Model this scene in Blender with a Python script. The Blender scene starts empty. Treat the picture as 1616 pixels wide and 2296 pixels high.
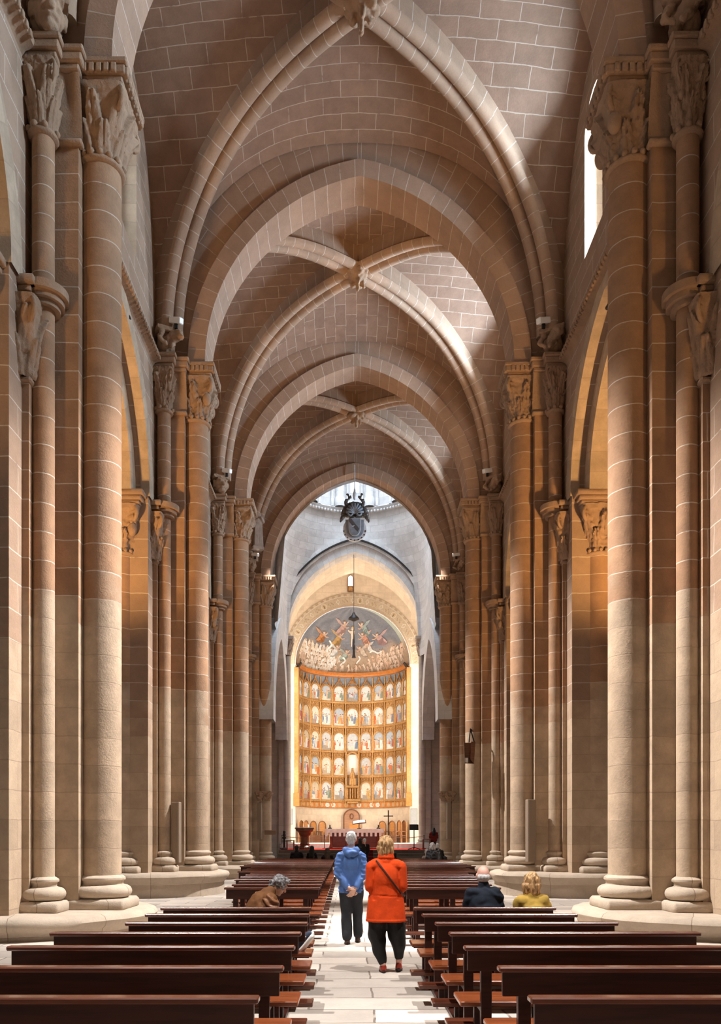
import bpy, bmesh, math, random
from mathutils import Vector, Matrix, noise
PI = math.pi
SC = bpy.context.scene
COL = SC.collection
random.seed(7)

# ------------------------------------------------------------------ camera
CAMX, CAMH, F = -0.26, 1.68, 1800.0
VX, VY = 786.0, 1876.0
cam_d = bpy.data.cameras.new('camera')
cam = bpy.data.objects.new('camera', cam_d); COL.objects.link(cam)
cam.location = (CAMX, 0, CAMH); cam.rotation_euler = (PI/2, 0, 0)
cam_d.sensor_fit = 'HORIZONTAL'; cam_d.sensor_width = 36.0
cam_d.lens = F/1616*36.0
cam_d.shift_x = (808-VX)/1616; cam_d.shift_y = (VY-1148)/1616
cam_d.clip_start = 0.1; cam_d.clip_end = 300
SC.camera = cam

# ------------------------------------------------------------------ view
vs = SC.view_settings
vs.view_transform = 'Standard'; vs.look = 'None'; vs.gamma = 1; vs.use_curve_mapping = False
vs.exposure = 0.0

# ------------------------------------------------------------------ world and big lights
W = bpy.data.worlds.new('sky'); SC.world = W; W.use_nodes = True
bg = W.node_tree.nodes['Background']
bg.inputs[0].default_value = (0.86, 0.92, 1.0, 1); bg.inputs[1].default_value = 3.0

def aim(o, tgt):
    d = Vector(tgt)-o.location
    o.rotation_euler = d.to_track_quat('-Z', 'Y').to_euler()
def area(name, loc, tgt, sx, sy, power, col, spread=PI):
    l = bpy.data.lights.new(name, 'AREA'); l.shape = 'RECTANGLE'; l.size = sx; l.size_y = sy
    l.energy = power; l.color = col; l.spread = spread
    o = bpy.data.objects.new(name, l); COL.objects.link(o); o.location = loc; aim(o, tgt); return o
def spot(name, loc, tgt, power, col, ang, blend=.5, rad=.12):
    l = bpy.data.lights.new(name, 'SPOT'); l.energy = power; l.color = col
    l.spot_size = math.radians(ang); l.spot_blend = blend; l.shadow_soft_size = rad
    o = bpy.data.objects.new(name, l); COL.objects.link(o); o.location = loc; aim(o, tgt); return o
def point(name, loc, power, col, rad=.3):
    l = bpy.data.lights.new(name, 'POINT'); l.energy = power; l.color = col; l.shadow_soft_size = rad
    o = bpy.data.objects.new(name, l); COL.objects.link(o); o.location = loc; return o

PD = [5.3, 14.8, 23.9, 33.3, 42.9]          # where the piers stand along the nave
COOL = (0.80, 0.88, 1.0); SKYC = (0.56, 0.77, 1.0); WARM = (1.0, 0.80, 0.56); AMBER = (1.0, 0.58, 0.22); NEUT = (0.99, 0.95, 0.93)
for i in range(4):
    yc = (PD[i]+PD[i+1])/2
    for s in (-1, 1):
        # daylight through the clerestory windows
        p = [40, 40, 25, 15][i] if s < 0 else [2400, 1150, 2000, 800][i]      # the bright sky is on the right
        area('window_daylight', (s*7.03, yc+1.05, 18.75), (s*1.0, yc+.75, 19.0), .58, 2.9, p, SKYC, math.radians(176))
        # warm lamps in the aisles
        spot('aisle_lamp', (s*8.3, yc-2.4, 6.0), (s*6.9, yc+2.9, 11.6), [900, 3600, 1700, 900][i], AMBER, 70, .9, .3)
    # floodlights standing on the nave cornices
for i in range(5):
    for s in (-1, 1):
        spot('nave_floodlight', (s*5.15, PD[i]+(.95 if i < 4 else -1.0), 16.5), (-s*4.5, PD[i]-(.7 if i < 4 else 1.6), 2.0), [7000, 30000, 25000, 19000, 7000][i], NEUT, 50, .85, .12)
        if i < 4: spot('nave_floodlight', (s*5.15, PD[i]+.95, 16.5), (-s*.2, PD[i]+[2.0, -2.6, -2.6, -2.0][i], 0), [10500, 3700, 2900, 2900][i], NEUT, 46, .9, .10)
area('west_fill_light', (0, -23.5, 5), (0, 20, 6.5), 7, 8, 300, (1.0, .86, .70))  # added fill from behind the camera; no west door stands there
area('lantern_daylight', (0, 47.6, 29.6), (0, 47.6, 0), 5, 5, 1250, (.68, .82, 1.0), math.radians(110))
for s in (-1, 1):
    spot('choir_floodlight', (s*4.0, 52.9, 6.0), (-s*1.5, 61, 8.0), 330, (1.0, .90, .78), 100, .6, .3)
    spot('choir_floodlight', (s*4.0, 52.9, 11.0), (-s*1.5, 60, 15.5), 620, (1.0, .90, .78), 110, .6, .3)
    for z in (2.6, 6.2, 9.8, 13.2): point('choir_floodlight', (s*4.72, 54.4, z), 460, (1.0, .88, .74), .12)
    spot('choir_floodlight', (s*3.9, 44.8, 15.2), (0, 49.0, 1.6), 5000, (1.0, .90, .80), 32, .8, .2)  # extra pair added to brighten the altar and its cloth

# ------------------------------------------------------------------ materials
def mat(name):
    m = bpy.data.materials.new(name); m.use_nodes = True
    nt = m.node_tree; return m, nt, nt.nodes['Principled BSDF']
def N(nt, t, **k):
    n = nt.nodes.new(t)
    for a, b in k.items(): setattr(n, a, b)
    return n
def rgb(c): return (c[0], c[1], c[2], 1)
def mix(nt, fac, a, b, blend='MIX'):
    n = N(nt, 'ShaderNodeMix', data_type='RGBA', blend_type=blend)
    for sock, v in ((n.inputs[0], fac), (n.inputs[6], a), (n.inputs[7], b)):
        if hasattr(v, 'is_linked') or hasattr(v, 'links'): nt.links.new(v, sock)
        elif isinstance(v, (int, float)): sock.default_value = v
        else: sock.default_value = rgb(v)
    return n.outputs[2]
def math_(nt, op, a, b=0.0, c=0.0, clamp=False):
    n = N(nt, 'ShaderNodeMath', operation=op, use_clamp=clamp)
    for i, v in enumerate((a, b, c)):
        if hasattr(v, 'links'): nt.links.new(v, n.inputs[i])
        else: n.inputs[i].default_value = v
    return n.outputs[0]
def ramp(nt, v, lo, hi):
    n = N(nt, 'ShaderNodeMapRange', interpolation_type='SMOOTHSTEP')
    nt.links.new(v, n.inputs[0]); n.inputs[1].default_value = lo; n.inputs[2].default_value = hi
    return n.outputs[0]
def noise_(nt, scale, detail=3.0, vec=None, rough=.55):
    n = N(nt, 'ShaderNodeTexNoise'); n.inputs['Scale'].default_value = scale
    n.inputs['Detail'].default_value = detail; n.inputs['Roughness'].default_value = rough
    if vec is not None: nt.links.new(vec, n.inputs['Vector'])
    return n.outputs['Fac']

def stone(name, up, low=None, zcut=6.0, bw=1.1, rh=.5, mortar=(.56, .48, .39), mw=.011, mfac=.85, vary=.16, rough=.88, lowm=.35, bump=.5, stain=.55):
    m, nt, b = mat(name)
    pos = N(nt, 'ShaderNodeNewGeometry').outputs['Position']
    uv = N(nt, 'ShaderNodeUVMap').outputs[0]
    wob = N(nt, 'ShaderNodeTexNoise'); wob.inputs['Scale'].default_value = 1.7; wob.inputs['Detail'].default_value = 3
    nt.links.new(pos, wob.inputs['Vector'])
    ad = N(nt, 'ShaderNodeVectorMath', operation='MULTIPLY_ADD')
    nt.links.new(wob.outputs['Color'], ad.inputs[0]); ad.inputs[1].default_value = (.07, .07, 0); nt.links.new(uv, ad.inputs[2])
    br = N(nt, 'ShaderNodeTexBrick'); nt.links.new(ad.outputs[0], br.inputs['Vector'])
    br.inputs['Color1'].default_value = (0, 0, 0, 1); br.inputs['Color2'].default_value = (1, 1, 1, 1); br.inputs['Mortar'].default_value = (.5, .5, .5, 1)
    br.inputs['Scale'].default_value = 1; br.inputs['Mortar Size'].default_value = mw; br.inputs['Mortar Smooth'].default_value = .25
    br.inputs['Brick Width'].default_value = bw; br.inputs['Row Height'].default_value = rh
    per = N(nt, 'ShaderNodeSeparateColor'); nt.links.new(br.outputs['Color'], per.inputs[0]); per = per.outputs[0]
    big = noise_(nt, .55, 4.0, pos); med = noise_(nt, 2.6, 5.0, pos, .65); fine = noise_(nt, 26.0, 4.0, pos, .7)
    base = up; mf = mfac
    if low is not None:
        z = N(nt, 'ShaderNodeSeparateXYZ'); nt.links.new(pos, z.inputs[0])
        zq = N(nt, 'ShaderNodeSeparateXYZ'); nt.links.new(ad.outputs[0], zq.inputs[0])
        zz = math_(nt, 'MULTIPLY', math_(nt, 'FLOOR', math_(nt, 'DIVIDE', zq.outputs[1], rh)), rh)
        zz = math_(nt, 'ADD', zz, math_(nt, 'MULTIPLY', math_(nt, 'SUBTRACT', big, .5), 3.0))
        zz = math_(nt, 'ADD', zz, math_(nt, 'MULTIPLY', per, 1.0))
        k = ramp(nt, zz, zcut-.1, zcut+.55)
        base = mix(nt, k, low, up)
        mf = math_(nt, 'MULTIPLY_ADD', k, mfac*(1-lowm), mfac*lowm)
    var = math_(nt, 'MULTIPLY_ADD', per, vary, 1-vary/2)
    st = math_(nt, 'MULTIPLY_ADD', math_(nt, 'SUBTRACT', med, .5), stain, 1.0)
    st = math_(nt, 'ADD', st, math_(nt, 'MULTIPLY', math_(nt, 'SUBTRACT', fine, .5), .22))
    val = math_(nt, 'MULTIPLY', var, st)
    cc = N(nt, 'ShaderNodeCombineColor')
    for i in range(3): nt.links.new(val, cc.inputs[i])
    base = mix(nt, 1.0, base, cc.outputs[0], 'MULTIPLY')
    mm = math_(nt, 'MULTIPLY', br.outputs['Fac'], mf)
    # some joints have lost their pointing
    mm = math_(nt, 'MULTIPLY', mm, ramp(nt, med, .30, .46))
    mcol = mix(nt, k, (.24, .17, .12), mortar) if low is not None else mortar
    colr = mix(nt, mm, base, mcol)
    nt.links.new(colr, b.inputs['Base Color']); b.inputs['Roughness'].default_value = rough
    b.inputs['Specular IOR Level'].default_value = .25
    h = math_(nt, 'MULTIPLY_ADD', br.outputs['Fac'], -.35, math_(nt, 'MULTIPLY_ADD', fine, .5, math_(nt, 'MULTIPLY', med, .9)))
    bu = N(nt, 'ShaderNodeBump'); bu.inputs['Strength'].default_value = bump; bu.inputs['Distance'].default_value = .03
    nt.links.new(h, bu.inputs['Height']); nt.links.new(bu.outputs[0], b.inputs['Normal'])
    return m
def plain(name, c, rough=.6, metal=0.0, spec=.4, nscale=0, namt=.3, bump=0, coat=0, stretch=None):
    m, nt, b = mat(name)
    b.inputs['Roughness'].default_value = rough; b.inputs['Metallic'].default_value = metal
    b.inputs['Specular IOR Level'].default_value = spec; b.inputs['Coat Weight'].default_value = coat
    if nscale:
        pos = N(nt, 'ShaderNodeTexCoord').outputs['Object']
        if stretch:
            mp = N(nt, 'ShaderNodeMapping'); mp.inputs['Scale'].default_value = stretch
            nt.links.new(pos, mp.inputs[0]); pos = mp.outputs[0]
        f = noise_(nt, nscale, 5.0, pos, .62)
        a = tuple(x*(1-namt) for x in c); d = tuple(min(1, x*(1+namt)) for x in c)
        nt.links.new(mix(nt, ramp(nt, f, .3, .7), a, d), b.inputs['Base Color'])
        if bump:
            bu = N(nt, 'ShaderNodeBump'); bu.inputs['Strength'].default_value = bump; bu.inputs['Distance'].default_value = .02
            nt.links.new(f, bu.inputs['Height']); nt.links.new(bu.outputs[0], b.inputs['Normal'])
    else: b.inputs['Base Color'].default_value = rgb(c)
    return m
def emit(name, c, s):
    m, nt, b = mat(name); b.inputs['Base Color'].default_value = rgb(c)
    b.inputs['Emission Color'].default_value = rgb(c); b.inputs['Emission Strength'].default_value = s; return m
def vcol(name, rough=.7, emitless=True):
    m, nt, b = mat(name); a = N(nt, 'ShaderNodeVertexColor', layer_name='Col')
    pos = N(nt, 'ShaderNodeNewGeometry').outputs['Position']
    f = noise_(nt, 9.0, 4.0, pos, .6)
    g = N(nt, 'ShaderNodeCombineColor'); v = math_(nt, 'MULTIPLY_ADD', f, .5, .48)
    for i in range(3): nt.links.new(v, g.inputs[i])
    nt.links.new(mix(nt, 1.0, a.outputs[0], g.outputs[0], 'MULTIPLY'), b.inputs['Base Color'])
    b.inputs['Roughness'].default_value = rough; b.inputs['Specular IOR Level'].default_value = .2; return m

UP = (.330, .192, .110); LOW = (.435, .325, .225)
M = {}
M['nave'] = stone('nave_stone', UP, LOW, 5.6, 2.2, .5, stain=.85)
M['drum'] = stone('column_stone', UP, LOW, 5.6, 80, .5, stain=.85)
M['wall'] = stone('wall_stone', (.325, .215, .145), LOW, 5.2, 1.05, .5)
M['arch'] = stone('arch_stone', (.310, .195, .130), None, bw=3.0, rh=.42, mfac=.6)
M['rib'] = stone('rib_stone', (.345, .225, .15), None, bw=6.0, rh=.42, mfac=.8)
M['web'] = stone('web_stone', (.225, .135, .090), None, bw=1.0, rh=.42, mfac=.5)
M['carved'] = stone('carved_stone', (.330, .212, .135), None, bw=50, rh=50, mfac=0, stain=.8, bump=.9)
M['base'] = stone('base_stone', (.475, .385, .295), None, bw=1.6, rh=3.0, mortar=(.22, .16, .11), mw=.008, mfac=.8, vary=.12)
M['pale'] = stone('choir_stone', (.66, .56, .44), None, bw=.9, rh=.48, mortar=(.45, .36, .27), mw=.008, mfac=.5, vary=.14)
M['grey'] = stone('lantern_stone', (.56, .54, .52), None, bw=1.0, rh=.42, mortar=(.36, .34, .33), mw=.012, mfac=.6, vary=.2)
M['steps'] = stone('shaded_step_stone', (.13, .105, .09), None, bw=1.6, rh=.6, mortar=(.05, .04, .03), mfac=.6)  # shade on the choir steps is put into this dark colour
M['greycol'] = stone('crossing_stone', (.40, .34, .29), None, bw=2.0, rh=.5, mortar=(.25, .2, .17), mfac=.5)
def floor_mat():
    m = stone('paving_stone', (.55, .485, .42), None, bw=1.25, rh=.56, mortar=(.13, .10, .08), mw=.013, mfac=.85, vary=.55, rough=.55, bump=.25, stain=.5)
    return m
M['floor'] = floor_mat()
def wood(name, c1, c2, rough=.22, coat=.35):
    m, nt, b = mat(name)
    pos = N(nt, 'ShaderNodeTexCoord').outputs['Object']
    mp = N(nt, 'ShaderNodeMapping'); mp.inputs['Scale'].default_value = (1.2, 16, 16); nt.links.new(pos, mp.inputs[0])
    f = noise_(nt, 1.6, 6.0, mp.outputs[0], .6)
    nt.links.new(mix(nt, ramp(nt, f, .3, .72), c1, c2), b.inputs['Base Color'])
    b.inputs['Roughness'].default_value = rough; b.inputs['Coat Weight'].default_value = coat; b.inputs['Coat Roughness'].default_value = .12
    return m
M['pewdark'] = wood('dark_pew_wood', (.022, .0055, .0035), (.050, .012, .007), .42, .05); M['pewdark'].node_tree.nodes['Principled BSDF'].inputs['Specular IOR Level'].default_value = .22
M['pewtop'] = wood('pew_rail_wood', (.075, .020, .010), (.13, .035, .016), .25)
M['pewseat'] = wood('pew_seat_wood', (.15, .036, .012), (.27, .072, .022), .25)
M['oak'] = wood('golden_oak', (.40, .17, .045), (.60, .28, .08), .35)
M['brownwood'] = wood('brown_wood', (.13, .05, .022), (.22, .09, .04), .35)
M['doorwood'] = wood('door_wood', (.30, .15, .08), (.42, .23, .13), .5)
M['redwood'] = wood('red_altar_wood', (.13, .025, .014), (.20, .045, .025), .3)
M['gold'] = plain('gilded_wood', (.36, .17, .050), .42, .35, .5, 14, .35, .5)
M['goldframe'] = plain('orange_gilt_frame', (.44, .16, .035), .45, .15, .5, 6, .2)
M['goldpale'] = plain('pale_gold', (.46, .26, .095), .4, .3, .5, 10, .25, .3)
M['paint'] = vcol('painted_panels'); M['fresco'] = vcol('painted_plaster', .85)
M['black'] = plain('black_metal', (.012, .012, .013), .45)
M['iron'] = plain('dark_iron', (.03, .026, .024), .5, .6)
M['white'] = plain('white_enamel', (.82, .82, .80), .4)
M['lens'] = plain('lamp_glass', (.5, .52, .55), .15, 0, .6)
M['linen'] = plain('white_linen', (.85, .80, .74), .8, 0, .2, 5, .08)
M['redcarpet'] = plain('red_carpet', (.50, .035, .020), .95, 0, .1, 30, .2)
M['darkred'] = plain('dark_red_carpet', (.12, .015, .012), .95, 0, .1, 30, .2)
M['speaker'] = plain('loudspeaker_grille', (.26, .195, .14), .7, 0, .3, 60, .15)
M['speakgrey'] = plain('grey_cloth_panel', (.26, .27, .28), .8, 0, .2, 40, .15)
M['pane'] = emit('daylit_pane', (.92, .97, 1.0), 4.5)
M['lanternpane'] = emit('lantern_pane', (.92, .97, 1.0), 1.2)
M['lampglow'] = emit('lamp_glow', (1.0, .93, .8), 6.0)
M['shieldgrey'] = plain('slate_paint', (.20, .22, .25), .5, 0, .3, 5, .2)
M['shieldlight'] = plain('silver_paint', (.62, .63, .65), .45, .2, .4, 8, .15)
M['shieldband'] = plain('dark_brown_band', (.085, .070, .068), .5)
M['crest'] = plain('blackened_carving', (.085, .075, .07), .38, .3, .5, 14, .5, .4)
M['cord'] = plain('dark_cord', (.05, .04, .035), .8)
M['statue'] = stone('statue_stone', (.40, .32, .26), None, bw=50, rh=50, mfac=0, stain=.9)
M['goldrope'] = plain('rope', (.30, .20, .11), .8)
def cloth(name, c, rough=.85, n=7, amt=.14, bump=.35): return plain(name, c, rough, 0, .2, n, amt, bump)
M['skin'] = plain('skin', (.62, .36, .26), .55, 0, .35, 12, .10)
M['skinpink'] = plain('pink_skin', (.68, .38, .30), .5, 0, .35, 12, .12)
M['eye'] = plain('dark_eye', (.035, .022, .016), .2)
M['lips'] = plain('lips', (.50, .20, .16), .5)
M['hairgrey'] = plain('grey_hair', (.52, .51, .50), .6, 0, .3, 9, .35, .6, 0, (6, 6, 1.2))
M['hairdark'] = plain('salt_pepper_hair', (.20, .19, .19), .55, 0, .3, 9, .75, .6, 0, (3, 3, 3))
M['hairblond'] = plain('blond_hair', (.52, .31, .14), .5, 0, .4, 8, .65, .8, 0, (6, 6, 1.0))
M['hairbrown'] = plain('brown_hair', (.045, .024, .014), .5, 0, .4, 8, .4, .6, 0, (6, 6, 1))
M['hairblack'] = plain('black_hair', (.010, .008, .007), .5, 0, .3, 8, .4)
M['blue'] = cloth('blue_nylon', (.085, .175, .43), .5)
M['orange'] = cloth('orange_wool', (.72, .070, .010), .95)
M['navy'] = cloth('navy_cotton', (.014, .019, .030), .85)
M['mustard'] = cloth('mustard_knit', (.42, .27, .055), .9)
M['tan'] = cloth('tan_suede', (.135, .055, .018), .75)
M['tanleather'] = cloth('brown_leather', (.19, .085, .040), .35)
M['greytrouser'] = cloth('charcoal_trousers', (.030, .032, .038), .8)
M['blacktrouser'] = cloth('black_trousers', (.018, .017, .017), .55)
M['brownshoe'] = plain('brown_shoe', (.07, .04, .03), .5)
M['redshoe'] = plain('red_leather_shoe', (.30, .035, .020), .3, 0, .5, 8, .3)
M['sole'] = plain('shoe_sole', (.03, .02, .018), .7)
M['strap'] = plain('dark_strap', (.05, .018, .012), .6)
M['darkcloth'] = cloth('dark_coat', (.012, .010, .011), .9)
M['redcloth'] = cloth('dark_red_sweater', (.16, .018, .014), .9)
M['greycloth'] = cloth('grey_shawl', (.42, .38, .35), .9)
M['patterned'] = plain('patterned_cloth', (.06, .06, .065), .8, 0, .2, 18, .9)
M['navyshoe'] = plain('navy_canvas', (.035, .05, .085), .7)
M['rubber'] = plain('white_rubber', (.80, .78, .74), .6)
M['plaque'] = plain('bronze_plaque', (.22, .13, .08), .5, .2)

# ------------------------------------------------------------------ mesh helpers
class MB:
    def __init__(s): s.v = []; s.f = []; s.uv = []; s.c = []
    def vert(s, p): s.v.append((p[0], p[1], p[2])); return len(s.v)-1
    def face(s, idx, uvs=None, col=None):
        s.f.append(tuple(idx)); s.uv.append(uvs if uvs else [(0, 0)]*len(idx)); s.c.append(col)
    def poly(s, pts, uvs=None, col=None): s.face([s.vert(p) for p in pts], uvs, col)
    def grid(s, nu, nv, fn, flip=False, closed_u=False):
        base = len(s.v); U = []
        for j in range(nv+1):
            for i in range(nu+1):
                p, u = fn(i/nu, j/nv); s.v.append(tuple(p)); U.append(u)
        for j in range(nv):
            for i in range(nu):
                a = j*(nu+1)+i; q = [a, a+1, a+nu+2, a+nu+1]
                if flip: q = q[::-1]
                s.face([base+k for k in q], [U[k] for k in q])
    def box(s, lo, hi, skip=''):
        x0, y0, z0 = lo; x1, y1, z1 = hi
        F6 = {'x-': [(x0, y1, z0), (x0, y0, z0), (x0, y0, z1), (x0, y1, z1)], 'x+': [(x1, y0, z0), (x1, y1, z0), (x1, y1, z1), (x1, y0, z1)],
              'y-': [(x0, y0, z0), (x1, y0, z0), (x1, y0, z1), (x0, y0, z1)], 'y+': [(x1, y1, z0), (x0, y1, z0), (x0, y1, z1), (x1, y1, z1)],
              'z-': [(x0, y1, z0), (x1, y1, z0), (x1, y0, z0), (x0, y0, z0)], 'z+': [(x0, y0, z1), (x1, y0, z1), (x1, y1, z1), (x0, y1, z1)]}
        for k, pts in F6.items():
            if k in skip: continue
            if k[0] == 'x': u = [(p[1], p[2]) for p in pts]
            elif k[0] == 'y': u = [(p[0], p[2]) for p in pts]
            else: u = [(p[0], p[1]) for p in pts]
            s.poly(pts, u)
        return s
    def bbox(s, lo, hi, b=.006):
        bm = bmesh.new(); r = bmesh.ops.create_cube(bm, size=1)
        for v in bm.verts:
            v.co = Vector([lo[i]+(v.co[i]+.5)*(hi[i]-lo[i]) for i in range(3)])
        bmesh.ops.bevel(bm, geom=bm.edges[:], offset=b, segments=1, affect='EDGES'); s.add_bm(bm); return s
    def add_bm(s, bm):
        base = len(s.v); bm.verts.index_update()
        for v in bm.verts: s.v.append(tuple(v.co))
        for f in bm.faces: s.face([base+v.index for v in f.verts], [(v.co.x+v.co.y, v.co.z) for v in f.verts])
        bm.free()
    def lathe(s, prof, c, n=32, a0=0.0, a1=2*PI, flip=False):
        L = [0]
        for k in range(1, len(prof)): L.append(L[-1]+math.dist(prof[k], prof[k-1]))
        r0 = max(p[0] for p in prof)
        vert = (prof[-1][1]-prof[0][1])
        base = len(s.v)
        for (r, z) in prof:
            for i in range(n+1):
                a = a0+(a1-a0)*i/n; s.v.append((c[0]+r*math.cos(a), c[1]+r*math.sin(a), c[2]+z))
        for j in range(len(prof)-1):
            for i in range(n):
                q = [base+j*(n+1)+i, base+j*(n+1)+i+1, base+(j+1)*(n+1)+i+1, base+(j+1)*(n+1)+i]
                aa = [a0+(a1-a0)*i/n, a0+(a1-a0)*(i+1)/n]
                u = [(aa[0]*r0+7, c[2]+prof[j][1]), (aa[1]*r0+7, c[2]+prof[j][1]), (aa[1]*r0+7, c[2]+prof[j+1][1]), (aa[0]*r0+7, c[2]+prof[j+1][1])]
                if flip: q = q[::-1]; u = u[::-1]
                s.face(q, u)
        return s
    def tube(s, pts, r, n=8, cap=True):
        pts = [Vector(p) for p in pts]; rs = r if isinstance(r, (list, tuple)) else [r]*len(pts)
        base = len(s.v); up = None; L = 0
        for k, p in enumerate(pts):
            t = (pts[min(k+1, len(pts)-1)]-pts[max(k-1, 0)]).normalized()
            if up is None: up = t.orthogonal().normalized()
            up = (up-t*up.dot(t)).normalized(); b = t.cross(up)
            for i in range(n):
                a = 2*PI*i/n; s.v.append(tuple(p+(up*math.cos(a)+b*math.sin(a))*rs[k]))
        for k in range(len(pts)-1):
            for i in range(n):
                j = (i+1) % n
                s.face([base+k*n+i, base+k*n+j, base+(k+1)*n+j, base+(k+1)*n+i], [(i*.1, k*.1)]*4)
        if cap:
            s.face([base+i for i in range(n)][::-1]); s.face([base+(len(pts)-1)*n+i for i in range(n)])
        return s
    def build(s, name, m, parent=None, smooth=False, colors=False):
        me = bpy.data.meshes.new(name); me.from_pydata(s.v, [], s.f)
        uvl = me.uv_layers.new(name='UVMap'); k = 0
        flat = [c for f in s.uv for u in f for c in u]
        uvl.data.foreach_set('uv', flat)
        if colors:
            ca = me.color_attributes.new('Col', 'FLOAT_COLOR', 'CORNER')
            ca.data.foreach_set('color', [x for f, c in zip(s.f, s.c) for _ in f for x in ((c or (.5, .5, .5))+(1,))])
        if smooth: me.polygons.foreach_set('use_smooth', [True]*len(me.polygons))
        me.materials.append(m); me.update()
        return link(name, me, parent)
def link(name, me, parent=None):
    o = bpy.data.objects.new(name, me); COL.objects.link(o)
    if parent is not None: o.parent = parent
    return o
def tag(o, label, cat, group=None):
    o['label'] = label; o['category'] = cat
    if group: o['group'] = group
    return o
def thing(name, label, cat, loc=(0, 0, 0), group=None, rz=0):
    o = bpy.data.objects.new(name, None); COL.objects.link(o); o.location = loc; o.rotation_euler.z = rz
    return tag(o, label, cat, group)
def struct(o): o['kind'] = 'structure'; return o
def autosmooth(o, ang=40):
    me = o.data; bm = bmesh.new(); bm.from_mesh(me); bmesh.ops.remove_doubles(bm, verts=bm.verts, dist=1e-4)
    lim = math.radians(ang)
    for f in bm.faces: f.smooth = True
    for e in bm.edges:
        e.smooth = len(e.link_faces) == 2 and e.calc_face_angle(0) < lim
    bm.to_mesh(me); bm.free(); return o
def flipfix(o):
    me = o.data; bm = bmesh.new(); bm.from_mesh(me); bmesh.ops.remove_doubles(bm, verts=bm.verts, dist=1e-4)
    bmesh.ops.recalc_face_normals(bm, faces=bm.faces); bm.to_mesh(me); bm.free(); return o

# organic solids: round cones and ellipsoids fused into one skin
def prim_bm(bm, prims):
    for p in prims:
        if p[0] == 'c':
            a, ra, b, rb = Vector(p[1]), p[2], Vector(p[3]), p[4]
            d = b-a; L = d.length
            q = d.to_track_quat('Z', 'Y') if L > 1e-6 else Matrix.Identity(3).to_quaternion()
            for c, r in ((a, ra), (b, rb)):
                bmesh.ops.create_icosphere(bm, subdivisions=2, radius=r, matrix=Matrix.Translation(c) @ q.to_matrix().to_4x4())
            if L > 1e-4:
                bmesh.ops.create_cone(bm, cap_ends=True, segments=16, radius1=ra, radius2=rb, depth=L,
                                      matrix=Matrix.Translation((a+b)/2) @ q.to_matrix().to_4x4())
        elif p[0] == 'e':
            c, s3 = Vector(p[1]), p[2]; rot = p[3] if len(p) > 3 else (0, 0, 0)
            from mathutils import Euler
            mtx = Matrix.Translation(c) @ Euler(rot).to_matrix().to_4x4() @ Matrix.Diagonal((s3[0], s3[1], s3[2], 1))
            bmesh.ops.create_icosphere(bm, subdivisions=3, radius=1, matrix=mtx)
        elif p[0] == 'k':      # upright elliptical frustum: base centre, z span, radii below and above
            c, z0, z1, a, b = Vector(p[1]), p[2], p[3], p[4], p[5]; n = 28
            lo = [bm.verts.new((c.x+a[0]*math.cos(2*PI*i/n), c.y+a[1]*math.sin(2*PI*i/n), z0)) for i in range(n)]
            hi = [bm.verts.new((c.x+b[0]*math.cos(2*PI*i/n), c.y+b[1]*math.sin(2*PI*i/n), z1)) for i in range(n)]
            for i in range(n): bm.faces.new([lo[i], lo[(i+1) % n], hi[(i+1) % n], hi[i]])
            bm.faces.new(lo[::-1]); bm.faces.new(hi)
        elif p[0] == 'b':
            c, s3 = Vector(p[1]), p[2]; rot = p[3] if len(p) > 3 else (0, 0, 0)
            from mathutils import Euler
            mtx = Matrix.Translation(c) @ Euler(rot).to_matrix().to_4x4() @ Matrix.Diagonal((s3[0], s3[1], s3[2], 1))
            bmesh.ops.create_cube(bm, size=2, matrix=mtx)
def fused(prims, vox, smooth=4, disp=None):
    bm = bmesh.new(); prim_bm(bm, prims)
    me = bpy.data.meshes.new('tmp'); bm.to_mesh(me); bm.free()
    o = bpy.data.objects.new('tmp', me); COL.objects.link(o)
    r = o.modifiers.new('r', 'REMESH'); r.mode = 'VOXEL'; r.voxel_size = vox
    if smooth:
        sm = o.modifiers.new('s', 'SMOOTH'); sm.iterations = smooth; sm.factor = .5
    dg = bpy.context.evaluated_depsgraph_get(); dg.update()
    out = bpy.data.meshes.new_from_object(o.evaluated_get(dg))
    bpy.data.objects.remove(o); bpy.data.meshes.remove(me)
    if disp:
        nn = [v.normal.copy() for v in out.vertices]
        for v, n in zip(out.vertices, nn): v.co += n*disp(v.co)
    out.polygons.foreach_set('use_smooth', [True]*len(out.polygons))
    return out
def blob(name, prims, vox, m, parent=None, smooth=4, disp=None):
    me = fused(prims, vox, smooth, disp); me.name = name; me.materials.append(m); return link(name, me, parent)
def wrinkle(amp, sx, sz, seed=0):
    return lambda p: amp*noise.noise(Vector((p.x*sx+seed, p.y*sx+seed*2, p.z*sz-seed)))
# =================================================================== STRUCTURE
ZS, ZCAP = 15.45, 13.9
WX = 5.9                                    # nave face of the side walls

def pointed(a, h):
    R = (h*h+a*a)/(2*a); return R, a-R      # radius, centre of the right-hand arc
def arch_h(y, a, zs, h):
    R, c = pointed(a, h); t = abs(y)-c
    return zs+math.sqrt(max(0, R*R-t*t))

# ---- floor
mb = MB(); mb.poly([(-13, -24, 0), (13, -24, 0), (13, 64, 0), (-13, 64, 0)], [(-13, -24), (13, -24), (13, 64), (-13, 64)])
struct(mb.build('floor', M['floor']))
# ---- raised choir floor with steps
PZ = .92
mb = MB()
for k in range(5):
    mb.box((-4.35, 44.0+.4*k, 0 if k == 0 else .184*k), (4.35, 64 if k == 4 else 46.2, .184*(k+1)), 'z-')
struct(mb.build('floor_choir', M['steps']))

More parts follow.
